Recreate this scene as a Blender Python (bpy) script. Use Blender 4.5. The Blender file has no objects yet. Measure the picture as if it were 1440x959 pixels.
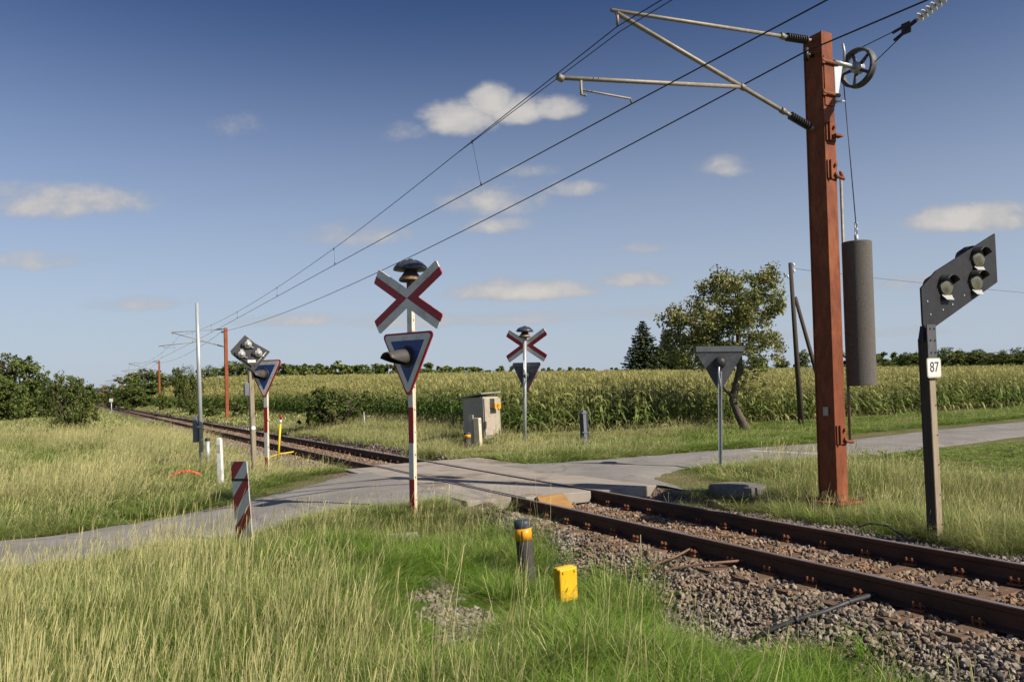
import bpy, bmesh, math, random
import numpy as np
from mathutils import Vector, Matrix, Euler

random.seed(7)
RNG = np.random.default_rng(11)
S = bpy.context.scene
COL = S.collection
R = math.radians

# ------------------------------------------------------------------ frame of reference
# world: x right, y ahead, z up, z = 0 is the top of the rails; the camera stands at (0,0,EYE)
EYE = 1.79
PSI = math.atan(611.0 / 1120.0)             # bearing of the railway, left of straight ahead
T = (-math.sin(PSI), math.cos(PSI))         # along the railway, away from the camera
N = (math.cos(PSI), math.sin(PSI))          # across it, to the right
D0, D1 = 6.37, 7.87                         # the two rails (distance across from the camera)
DC = 7.12
DECK0, DECK1 = 11.5, 19.0                   # the crossing deck along the railway

def W(s, d, z=0.0):
    return Vector((s * T[0] + d * N[0], s * T[1] + d * N[1], z))

def sd(x, y):
    return x * T[0] + y * T[1], x * N[0] + y * N[1]

# ------------------------------------------------------------------ camera
cam_d = bpy.data.cameras.new('camera')
cam = bpy.data.objects.new('camera', cam_d)
COL.objects.link(cam)
cam_d.sensor_width = 36.0
cam_d.lens = 28.0
cam_d.shift_y = 0.0303
cam_d.clip_start = 0.05
cam_d.clip_end = 6000
CAM_M = Matrix.Rotation(R(90 + 1.22), 4, 'X') @ Matrix.Rotation(-0.0265, 4, 'Z')
cam.matrix_world = Matrix.Translation((0, 0, EYE)) @ CAM_M
S.camera = cam

def ray(px, py):
    v = Vector(((px - 720) / 1120.0, (479.5 - py) / 1120.0 + 0.0303 * 36 / 28.0, -1.0))
    return (CAM_M.to_3x3() @ v).normalized()

# ------------------------------------------------------------------ terrain
def sst(a, b, x):
    t = np.clip((np.asarray(x, float) - a) / (b - a), 0, 1)
    return t * t * (3 - 2 * t)

def poly_pts(p, q):
    return [((a[0] + b[0]) / 2, (a[1] + b[1]) / 2) for a, b in zip(p, q)]

def vnoise(x, y, sc, seed=0):
    # smooth value noise
    x = np.asarray(x, float) / sc; y = np.asarray(y, float) / sc
    xi = np.floor(x).astype(np.int64); yi = np.floor(y).astype(np.int64)
    fx = x - xi; fy = y - yi
    fx = fx * fx * (3 - 2 * fx); fy = fy * fy * (3 - 2 * fy)
    def h(a, b):
        n = (a * 374761393 + b * 668265263 + seed * 974634777) & 0x7fffffff
        n = ((n ^ (n >> 13)) * 1274126177) & 0x7fffffff
        return ((n ^ (n >> 16)) & 0xffff) / 65535.0
    return (h(xi, yi) * (1 - fx) * (1 - fy) + h(xi + 1, yi) * fx * (1 - fy)
            + h(xi, yi + 1) * (1 - fx) * fy + h(xi + 1, yi + 1) * fx * fy)

# the lane: left part curves away from the deck; edge pairs (far side, near side)
ROAD_L = [((-3.75, 18.72), (-.72, 13.10)), ((-3.95, 17.2), (-1.75, 12.8)), ((-4.5, 15.5), (-2.85, 12.3)),
          ((-5.6, 14.0), (-4.3, 11.05)), ((-7.2, 12.85), (-6.0, 9.95)), ((-9.6, 11.75), (-8.5, 8.9)),
          ((-14, 10.3), (-13, 7.4)), ((-24, 7.6), (-23, 4.7)), ((-60, -1), (-59, -4))]
ROAD_R = [((-0.75, 19.4), (3.1, 13.55)), ((1.1, 19.7), (2.75, 15.7)), ((3.2, 20.6), (3.6, 17.3)),
          ((5.6, 21.9), (5.4, 18.3)), ((9.0, 23.4), (9.0, 19.5)), ((14.0, 27.3), (12.3, 21.6)),
          ((20.3, 31.5), (18.4, 26.0)), ((32, 39.5), (30, 34)), ((60, 58), (58, 52.5)), ((160, 125), (158, 119))]
RLINES = [np.array(poly_pts([a for a, b in L], [b for a, b in L])) for L in (ROAD_L, ROAD_R)]
RHALF = [np.array([0.5 * math.dist(a, b) for a, b in L]) for L in (ROAD_L, ROAD_R)]

def road_dist(x, y):
    # distance beyond the edge of the lane (negative on it)
    x = np.asarray(x, float); y = np.asarray(y, float)
    best = np.full(x.shape, 1e9)
    for P, H in zip(RLINES, RHALF):
        for i in range(len(P) - 1):
            ax, ay = P[i]; bx, by = P[i + 1]
            L2 = (bx - ax) ** 2 + (by - ay) ** 2
            t = np.clip(((x - ax) * (bx - ax) + (y - ay) * (by - ay)) / L2, 0, 1)
            dd = np.hypot(x - ax - t * (bx - ax), y - ay - t * (by - ay)) - (H[i] * (1 - t) + H[i + 1] * t)
            best = np.minimum(best, dd)
    return best

def in_quads(x, y, L, grow=0.0):
    x = np.asarray(x, float); y = np.asarray(y, float)
    res = np.zeros(x.shape, bool)
    for (a, b), (c, e) in zip(L[:-1], L[1:]):
        q = [a, b, e, c]
        cx = sum(p[0] for p in q) / 4; cy = sum(p[1] for p in q) / 4
        q = [(p[0] + (p[0] - cx) * grow, p[1] + (p[1] - cy) * grow) for p in q]
        ins = np.ones(x.shape, bool); sgn = 0
        area = sum(q[i][0] * q[(i + 1) % 4][1] - q[(i + 1) % 4][0] * q[i][1] for i in range(4))
        for i in range(4):
            p0, p1 = q[i], q[(i + 1) % 4]
            cr = (p1[0] - p0[0]) * (y - p0[1]) - (p1[1] - p0[1]) * (x - p0[0])
            ins &= (cr * area >= 0)
        res |= ins
    return res

def on_road(x, y):
    return in_quads(x, y, ROAD_L) | in_quads(x, y, ROAD_R)

def road_z(s, d):
    return np.where(d < DC, -0.015 - 0.30 * sst(5.0, -1.0, d), -0.015 + 0.03 * sst(12, 30, d))

def G(x, y):
    x = np.asarray(x, float); y = np.asarray(y, float)
    s, d = sd(x, y)
    m = 1 - sst(0.15, 1.3, road_dist(x, y))
    # near side of the track
    nb = -0.05 - 0.30 * sst(5.0, -1.5, d)
    nd = -0.232 - 0.27 * sst(5.9, 4.9, d)
    nd = nd + (nb - nd) * sst(4.8, 2.2, d)
    near = nd * (1 - m) + (road_z(s, d) - 0.03) * m
    # far side
    fd = -0.232 + 0.18 * np.maximum(sst(9.2, 10.2, d), sst(9.6, 11.2, s) * sst(8.9, 9.2, d)) - 0.45 * sst(9.4, 6.6, s) * sst(9.5, 11.2, d) * (1 - sst(11.4, 14.4, d))
    bank = 0.45 * sst(19.5, 30, s) * sst(9.8, 13.0, d)
    fb = fd + bank
    far = fb * (1 - m) + (road_z(s, d) - 0.03) * m
    z = np.where(d < DC, near, far)
    bed = (d > 5.92) & (d < 8.95)
    z = np.where(bed, -0.232, z)
    hill = 2.9 * np.clip((s - 25) / 112, 0, 1) ** .95 * sst(11.8, 20, d)
    left = 0.9 * sst(-8, -60, d) * sst(30, 90, s)
    rough = (vnoise(x, y, 1.7, 3) - .5) * 0.10 + (vnoise(x, y, 0.6, 5) - .5) * 0.04
    rough = rough * sst(0.05, 1.2, road_dist(x, y)) * np.where(d < DC, sst(5.2, 4.0, d), sst(9.3, 10.2, d))
    return z + hill + left + rough

def g(x, y):
    return float(G(np.array([x]), np.array([y]))[0])

def at(px, py):
    # the spot on the ground that a survey sighting (px, py) hits
    v = ray(px, py)
    k = np.linspace(2.0, 260, 5200)
    X, Y, Z = k * v.x, k * v.y, EYE + k * v.z
    below = np.nonzero(Z < G(X, Y))[0]
    i = below[0] if len(below) else len(k) - 1
    return Vector((X[i], Y[i], g(X[i], Y[i])))

# ------------------------------------------------------------------ materials
def new_mat(name):
    m = bpy.data.materials.new(name); m.use_nodes = True
    nt = m.node_tree
    return m, nt, nt.nodes['Principled BSDF']

def rgba(c): return (c[0], c[1], c[2], 1)

def mat(name, c1, c2=None, rough=.6, metal=0.0, scale=6, stretch=(1, 1, 1), lo=.35, hi=.65, bump=0.0, bscale=40, spec=.3, detail=6, c3=None, scale3=2.5):
    m, nt, b = new_mat(name)
    L = nt.links
    b.inputs['Base Color'].default_value = rgba(c1)
    b.inputs['Roughness'].default_value = rough
    b.inputs['Metallic'].default_value = metal
    b.inputs['Specular IOR Level'].default_value = spec
    tc = nt.nodes.new('ShaderNodeTexCoord')
    mp = nt.nodes.new('ShaderNodeMapping'); mp.inputs['Scale'].default_value = stretch
    L.new(tc.outputs['Object'], mp.inputs['Vector'])
    out = None
    def layer(prev, col, sc, lo, hi):
        nz = nt.nodes.new('ShaderNodeTexNoise'); nz.inputs['Scale'].default_value = sc; nz.inputs['Detail'].default_value = detail
        nz.inputs['Roughness'].default_value = .65
        L.new(mp.outputs[0], nz.inputs['Vector'])
        mr = nt.nodes.new('ShaderNodeMapRange'); mr.inputs['From Min'].default_value = lo; mr.inputs['From Max'].default_value = hi
        L.new(nz.outputs['Fac'], mr.inputs['Value'])
        mx = nt.nodes.new('ShaderNodeMix'); mx.data_type = 'RGBA'
        if prev is None: mx.inputs[6].default_value = rgba(c1)
        else: L.new(prev, mx.inputs[6])
        mx.inputs[7].default_value = rgba(col)
        L.new(mr.outputs[0], mx.inputs[0])
        return mx.outputs[2]
    if c2 is not None: out = layer(None, c2, scale, lo, hi)
    if c3 is not None: out = layer(out, c3, scale3, .52, .68)
    if out is not None: L.new(out, b.inputs['Base Color'])
    if bump:
        nb = nt.nodes.new('ShaderNodeTexNoise'); nb.inputs['Scale'].default_value = bscale; nb.inputs['Detail'].default_value = 5
        L.new(mp.outputs[0], nb.inputs['Vector'])
        bp = nt.nodes.new('ShaderNodeBump'); bp.inputs['Strength'].default_value = bump; bp.inputs['Distance'].default_value = .02
        L.new(nb.outputs['Fac'], bp.inputs['Height']); L.new(bp.outputs[0], b.inputs['Normal'])
    return m

M = {}
M['rust'] = mat('weathered_rust_steel', (.205, .058, .021), (.125, .034, .014), rough=.75, scale=3, stretch=(3, 3, 1.1), bump=.25, bscale=30, c3=(.25, .085, .034), scale3=1.2)
M['rust_far'] = mat('weathered_rust_steel_far', (.27, .078, .03), (.19, .055, .022), rough=.8, scale=2)
M['rail_side'] = mat('rail_side', (.085, .040, .026), (.045, .023, .016), rough=.75, scale=5, stretch=(1, .4, 1), bump=.3, bscale=60)
M['rail_top'] = mat('rail_top', (.34, .29, .27), (.24, .19, .17), rough=.38, metal=.6, scale=8, stretch=(4, .3, 1))
M['clip'] = mat('rusty_fastening', (.22, .085, .035), (.12, .05, .025), rough=.8, scale=20, bump=.3)
M['sleeper'] = mat('sleeper_wood', (.15, .095, .06), (.085, .055, .038), rough=.9, scale=5, stretch=(1.2, 9, 1), bump=.6, bscale=22, c3=(.2, .12, .07))
M['galv'] = mat('galvanised_steel', (.42, .44, .46), (.33, .35, .37), rough=.45, metal=.35, scale=7, stretch=(1, 1, .3))
M['tube'] = mat('cantilever_tube', (.28, .25, .20), (.20, .175, .14), rough=.55, metal=.2, scale=9)
M['black'] = mat('black_paint', (.018, .018, .02), (.03, .03, .032), rough=.5, scale=10)
M['rubber'] = mat('ribbed_insulator', (.022, .02, .022), (.035, .03, .03), rough=.45, scale=12)
M['dome'] = mat('bell_hood_black', (.03, .035, .05), (.05, .055, .07), rough=.4, scale=6)
M['darkgrey'] = mat('dark_grey_plate', (.085, .09, .10), (.055, .058, .064), rough=.55, scale=4, c3=(.12, .125, .135))
M['flange'] = mat('grey_flange', (.15, .16, .175), (.11, .12, .13), rough=.5, scale=5)
M['blackplate'] = mat('signal_plate_black', (.016, .016, .018), (.024, .024, .026), rough=.5, scale=6)
M['blackplate2'] = mat('charcoal_plate', (.045, .046, .05), (.03, .031, .034), rough=.6, scale=6)
M['red'] = mat('sign_red', (.36, .012, .02), (.29, .01, .018), rough=.42, scale=5, spec=.4)
M['white'] = mat('sign_white', (.66, .66, .63), (.56, .56, .53), rough=.45, scale=4, spec=.4, c3=(.46, .45, .41), scale3=6)
M['blue'] = mat('sign_blue', (.018, .055, .24), (.014, .045, .19), rough=.42, scale=4, spec=.4)
M['cream'] = mat('cream_paint', (.62, .55, .40), (.50, .43, .30), rough=.6, scale=6, c3=(.36, .29, .19))
M['wood_post'] = mat('weathered_wood', (.33, .27, .19), (.22, .18, .125), rough=.85, scale=4, stretch=(9, 9, .6), bump=.4)
M['wood_dark'] = mat('tarred_wood_and_flank_shade', (.075, .06, .045), (.045, .036, .03), rough=.9, scale=4, stretch=(9, 9, .5), bump=.5)
M['tan'] = mat('tan_timber_ramp', (.30, .17, .055), (.22, .12, .04), rough=.75, scale=4, stretch=(1, 6, 1), bump=.2)
M['yellow'] = mat('yellow_enamel', (.68, .40, .012), (.60, .34, .01), rough=.4, scale=5, spec=.45, c3=(.50, .29, .02), scale3=9)
M['orange_band'] = mat('yellow_reflective_band', (.75, .33, .01), (.62, .26, .01), rough=.35, scale=12)
M['bollard'] = mat('dark_bollard_plastic', (.045, .04, .038), (.065, .058, .052), rough=.65, scale=10, bump=.15)
M['bollard_cap'] = mat('bollard_cap', (.03, .04, .055), (.045, .055, .07), rough=.45, scale=8)
M['concrete'] = mat('concrete', (.30, .28, .25), (.22, .205, .18), rough=.9, scale=5, bump=.4, bscale=50, c3=(.16, .15, .12))
M['concrete_dark'] = mat('old_grey_concrete', (.15, .14, .13), (.10, .095, .09), rough=.95, scale=5, bump=.5, bscale=50, c3=(.20, .19, .17))
M['weight'] = mat('counterweight_concrete', (.125, .115, .105), (.09, .083, .076), rough=.95, scale=40, bump=.5, bscale=90)
M['hut'] = mat('weathered_cabinet_boards', (.42, .37, .29), (.30, .26, .205), rough=.85, scale=9, stretch=(3, 3, .6), bump=.3, c3=(.16, .13, .10), scale3=14)
M['hut_side'] = mat('painted_cabinet_side', (.38, .35, .30), (.31, .285, .25), rough=.8, scale=3)
M['hut_roof'] = mat('cabinet_roof_sheet', (.30, .29, .25), (.20, .19, .17), rough=.8, scale=5)
M['redhose'] = mat('orange_red_plastic', (.50, .045, .02), (.42, .035, .018), rough=.45, scale=8)
M['yellowstick'] = mat('yellow_plastic', (.72, .5, .02), (.62, .42, .02), rough=.5, scale=8)
M['cable'] = mat('black_cable', (.03, .03, .033), (.05, .05, .052), rough=.5, scale=10)
M['rod'] = mat('rusty_rod', (.20, .11, .07), (.12, .07, .05), rough=.8, scale=20)
M['wire'] = mat('dark_wire', (.02, .02, .022), rough=.5)
M['wire_far'] = mat('grey_wire', (.06, .06, .065), rough=.5)
M['porcelain'] = mat('white_porcelain', (.72, .72, .70), rough=.25, spec=.5)
M['silver'] = mat('silver_lamp_housing', (.50, .50, .48), (.34, .34, .33), rough=.4, metal=.3, scale=9)
M['bellwood'] = mat('brown_bell_rim', (.30, .18, .09), (.2, .12, .06), rough=.6, scale=9)
M['ink'] = mat('grey_lettering', (.05, .05, .055), rough=.6)
M['lens'] = mat('lamp_lens', (.13, .13, .08), (.06, .06, .045), rough=.4, spec=.4, scale=12)
M['reflector'] = mat('lamp_reflector', (.36, .36, .35), rough=.35)
M['plaque'] = mat('pale_plaque', (.40, .38, .30), (.33, .31, .25), rough=.6, scale=12)
M['visor'] = mat('visor_grey', (.07, .066, .062), (.05, .047, .045), rough=.5, scale=6)

def asphalt():
    m, nt, b = new_mat('worn_asphalt'); L = nt.links
    tc = nt.nodes.new('ShaderNodeTexCoord')
    def noise(sc, det=8, ro=.6):
        n = nt.nodes.new('ShaderNodeTexNoise'); n.inputs['Scale'].default_value = sc; n.inputs['Detail'].default_value = det; n.inputs['Roughness'].default_value = ro
        L.new(tc.outputs['Object'], n.inputs['Vector']); return n.outputs['Fac']
    def ramp(f, stops):
        r = nt.nodes.new('ShaderNodeValToRGB'); L.new(f, r.inputs[0])
        e = r.color_ramp.elements
        e[0].position, e[0].color = stops[0][0], rgba(stops[0][1]); e[1].position, e[1].color = stops[-1][0], rgba(stops[-1][1])
        for p, c in stops[1:-1]:
            k = e.new(p); k.color = rgba(c)
        return r.outputs[0]
    def mix(f, a, bb, mode='MIX'):
        x = nt.nodes.new('ShaderNodeMix'); x.data_type = 'RGBA'; x.blend_type = mode
        if isinstance(f, float): x.inputs[0].default_value = f
        else: L.new(f, x.inputs[0])
        L.new(a, x.inputs[6])
        if isinstance(bb, tuple): x.inputs[7].default_value = rgba(bb)
        else: L.new(bb, x.inputs[7])
        return x.outputs[2]
    base = ramp(noise(.9), [(.3, (.17, .162, .148)), (.5, (.225, .214, .196)), (.75, (.275, .262, .24))])
    grit = ramp(noise(120, 3), [(.3, (.55, .55, .55)), (.7, (1.25, 1.25, 1.25))])
    c = mix(1.0, base, grit, 'MULTIPLY')
    # cracks
    wn = nt.nodes.new('ShaderNodeTexNoise'); wn.inputs['Scale'].default_value = 1.6; wn.inputs['Detail'].default_value = 4
    L.new(tc.outputs['Object'], wn.inputs['Vector'])
    mv = nt.nodes.new('ShaderNodeVectorMath'); mv.operation = 'MULTIPLY_ADD'; mv.inputs[1].default_value = (.9, .9, .9)
    L.new(wn.outputs['Color'], mv.inputs[0]); L.new(tc.outputs['Object'], mv.inputs[2])
    vo = nt.nodes.new('ShaderNodeTexVoronoi'); vo.feature = 'DISTANCE_TO_EDGE'; vo.inputs['Scale'].default_value = .75
    L.new(mv.outputs[0], vo.inputs['Vector'])
    cr = nt.nodes.new('ShaderNodeMapRange'); cr.inputs['From Min'].default_value = .004; cr.inputs['From Max'].default_value = .022
    cr.inputs['To Min'].default_value = .5; cr.inputs['To Max'].default_value = 0
    L.new(vo.outputs['Distance'], cr.inputs['Value'])
    gate = nt.nodes.new('ShaderNodeMapRange'); gate.inputs['From Min'].default_value = .40; gate.inputs['From Max'].default_value = .55
    L.new(noise(.45, 2), gate.inputs['Value'])
    mm = nt.nodes.new('ShaderNodeMath'); mm.operation = 'MULTIPLY'; L.new(cr.outputs[0], mm.inputs[0]); L.new(gate.outputs[0], mm.inputs[1])
    c = mix(mm.outputs[0], c, (.05, .045, .035))
    L.new(c, b.inputs['Base Color'])
    b.inputs['Roughness'].default_value = .85; b.inputs['Specular IOR Level'].default_value = .25
    bp = nt.nodes.new('ShaderNodeBump'); bp.inputs['Strength'].default_value = .35; bp.inputs['Distance'].default_value = .01
    L.new(noise(90, 4), bp.inputs['Height']); L.new(bp.outputs[0], b.inputs['Normal'])
    return m
M['asphalt'] = asphalt()
M['deck'] = mat('crossing_deck_concrete', (.30, .27, .23), (.235, .21, .175), rough=.85, scale=1.6, bump=.3, bscale=70, c3=(.16, .125, .09), scale3=.8)
M['paint_line'] = mat('worn_white_road_paint', (.62, .61, .57), (.30, .29, .27), rough=.7, scale=9, lo=.5, hi=.75)

def terrain_mat():
    m, nt, b = new_mat('soil_and_ballast'); L = nt.links
    tc = nt.nodes.new('ShaderNodeTexCoord')
    at_ = nt.nodes.new('ShaderNodeAttribute'); at_.attribute_name = 'zone'
    n1 = nt.nodes.new('ShaderNodeTexNoise'); n1.inputs['Scale'].default_value = .35; n1.inputs['Detail'].default_value = 10; n1.inputs['Roughness'].default_value = .7
    L.new(tc.outputs['Object'], n1.inputs['Vector'])
    r1 = nt.nodes.new('ShaderNodeValToRGB'); L.new(n1.outputs['Fac'], r1.inputs[0])
    e = r1.color_ramp.elements
    e[0].position, e[0].color = .32, (.055, .075, .022, 1); e[1].position, e[1].color = .68, (.17, .145, .07, 1)
    n2 = nt.nodes.new('ShaderNodeTexVoronoi'); n2.inputs['Scale'].default_value = 19
    L.new(tc.outputs['Object'], n2.inputs['Vector'])
    r2 = nt.nodes.new('ShaderNodeValToRGB'); L.new(n2.outputs['Color'], r2.inputs[0])
    e = r2.color_ramp.elements
    e[0].position, e[0].color = .0, (.06, .045, .034, 1); e[1].position, e[1].color = 1, (.22, .17, .13, 1)
    mx = nt.nodes.new('ShaderNodeMix'); mx.data_type = 'RGBA'
    L.new(at_.outputs['Fac'], mx.inputs[0]); L.new(r1.outputs[0], mx.inputs[6]); L.new(r2.outputs[0], mx.inputs[7])
    L.new(mx.outputs[2], b.inputs['Base Color']); b.inputs['Roughness'].default_value = .95
    b.inputs['Specular IOR Level'].default_value = .1
    bp = nt.nodes.new('ShaderNodeBump'); bp.inputs['Strength'].default_value = .8; bp.inputs['Distance'].default_value = .03
    L.new(n2.outputs['Distance'], bp.inputs['Height']); L.new(bp.outputs[0], b.inputs['Normal'])
    return m
M['terrain'] = terrain_mat()

def leaf_mat(name, ca, cb, trans=.35, inst=True, rnd=.35, rough=.55, ramp_attr='Col'):
    # Col.r picks between two leaf colours, Col.g is a brightness of that leaf; 'tint' (per plant) shifts towards cb
    m, nt, b = new_mat(name); L = nt.links
    a = nt.nodes.new('ShaderNodeAttribute'); a.attribute_name = ramp_attr
    sp = nt.nodes.new('ShaderNodeSeparateColor'); L.new(a.outputs['Color'], sp.inputs[0])
    f = sp.outputs[0]
    if inst:
        t = nt.nodes.new('ShaderNodeAttribute'); t.attribute_type = 'INSTANCER'; t.attribute_name = 'tint'
        ad = nt.nodes.new('ShaderNodeMath'); ad.operation = 'ADD'; ad.use_clamp = True
        L.new(f, ad.inputs[0]); L.new(t.outputs['Fac'], ad.inputs[1]); f = ad.outputs[0]
    mx = nt.nodes.new('ShaderNodeMix'); mx.data_type = 'RGBA'
    mx.inputs[6].default_value = rgba(ca); mx.inputs[7].default_value = rgba(cb); L.new(f, mx.inputs[0])
    oi = nt.nodes.new('ShaderNodeObjectInfo')
    mr = nt.nodes.new('ShaderNodeMapRange'); mr.inputs['To Min'].default_value = 1 - rnd; mr.inputs['To Max'].default_value = 1 + rnd
    L.new(oi.outputs['Random'], mr.inputs['Value'])
    g2 = nt.nodes.new('ShaderNodeMapRange'); g2.inputs['To Min'].default_value = .55; g2.inputs['To Max'].default_value = 1.45
    L.new(sp.outputs[1], g2.inputs['Value'])
    pr = nt.nodes.new('ShaderNodeMath'); pr.operation = 'MULTIPLY'; L.new(mr.outputs[0], pr.inputs[0]); L.new(g2.outputs[0], pr.inputs[1])
    vm = nt.nodes.new('ShaderNodeVectorMath'); vm.operation = 'SCALE'; L.new(mx.outputs[2], vm.inputs[0]); L.new(pr.outputs[0], vm.inputs['Scale'])
    L.new(vm.outputs[0], b.inputs['Base Color'])
    b.inputs['Roughness'].default_value = rough; b.inputs['Specular IOR Level'].default_value = .2
    if trans:
        tr = nt.nodes.new('ShaderNodeBsdfTranslucent'); L.new(vm.outputs[0], tr.inputs['Color'])
        ms = nt.nodes.new('ShaderNodeMixShader'); ms.inputs[0].default_value = trans
        L.new(b.outputs[0], ms.inputs[1]); L.new(tr.outputs[0], ms.inputs[2])
        L.new(ms.outputs[0], nt.nodes['Material Output'].inputs['Surface'])
    return m
M['grass'] = leaf_mat('grass_blades', (.118, .220, .016), (.46, .43, .205), trans=.36, rnd=.25)
M['corn'] = leaf_mat('corn_leaves', (.075, .145, .026), (.36, .34, .13), trans=.38, rnd=.22)
M['leaf_a'] = leaf_mat('leaves_mid_green', (.065, .105, .018), (.14, .16, .045), trans=.3, inst=False, rnd=.12)
M['leaf_e'] = leaf_mat('leaves_dark_hawthorn', (.052, .080, .016), (.115, .125, .034), trans=.26, inst=False, rnd=.12)
M['leaf_b'] = leaf_mat('leaves_olive', (.11, .135, .03), (.30, .28, .115), trans=.3, inst=False, rnd=.12)
M['leaf_c'] = leaf_mat('needles_dark', (.032, .055, .018), (.07, .085, .03), trans=.05, inst=False, rnd=.1)
M['leaf_d'] = leaf_mat('leaves_fresh', (.07, .115, .02), (.14, .17, .035), trans=.3, inst=False, rnd=.12)
M['bark'] = mat('bark', (.12, .095, .07), (.07, .055, .042), rough=.95, scale=7, stretch=(3, 3, .6), bump=.6)

def stone_mat(name):
    m, nt, b = new_mat(name); L = nt.links
    oi = nt.nodes.new('ShaderNodeObjectInfo')
    r = nt.nodes.new('ShaderNodeValToRGB'); L.new(oi.outputs['Random'], r.inputs[0])
    e = r.color_ramp.elements
    cols = [(.0, (.085, .08, .075)), (.2, (.19, .165, .14)), (.45, (.24, .215, .175)), (.65, (.32, .295, .25)), (.82, (.20, .15, .11)), (1, (.13, .12, .115))]
    e[0].position, e[0].color = cols[0][0], rgba(cols[0][1]); e[1].position, e[1].color = cols[-1][0], rgba(cols[-1][1])
    for p, c in cols[1:-1]: e.new(p).color = rgba(c)
    t = nt.nodes.new('ShaderNodeAttribute'); t.attribute_type = 'INSTANCER'; t.attribute_name = 'tint'
    mx = nt.nodes.new('ShaderNodeMix'); mx.data_type = 'RGBA'; mx.blend_type = 'MIX'
    L.new(t.outputs['Fac'], mx.inputs[0]); L.new(r.outputs[0], mx.inputs[6])
    r2 = nt.nodes.new('ShaderNodeValToRGB'); L.new(oi.outputs['Random'], r2.inputs[0])
    e = r2.color_ramp.elements
    e[0].position, e[0].color = 0, (.12, .075, .045, 1); e[1].position, e[1].color = 1, (.29, .19, .115, 1)
    L.new(r2.outputs[0], mx.inputs[7])
    tc = nt.nodes.new('ShaderNodeTexCoord'); n = nt.nodes.new('ShaderNodeTexNoise'); n.inputs['Scale'].default_value = 2.5; n.inputs['Detail'].default_value = 5
    L.new(tc.outputs['Object'], n.inputs['Vector'])
    mr = nt.nodes.new('ShaderNodeMapRange'); mr.inputs['To Min'].default_value = .6; mr.inputs['To Max'].default_value = 1.35; L.new(n.outputs['Fac'], mr.inputs['Value'])
    vm = nt.nodes.new('ShaderNodeVectorMath'); vm.operation = 'SCALE'; L.new(mx.outputs[2], vm.inputs[0]); L.new(mr.outputs[0], vm.inputs['Scale'])
    L.new(vm.outputs[0], b.inputs['Base Color']); b.inputs['Roughness'].default_value = .9; b.inputs['Specular IOR Level'].default_value = .2
    return m
M['stone'] = stone_mat('ballast_stone')

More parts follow.
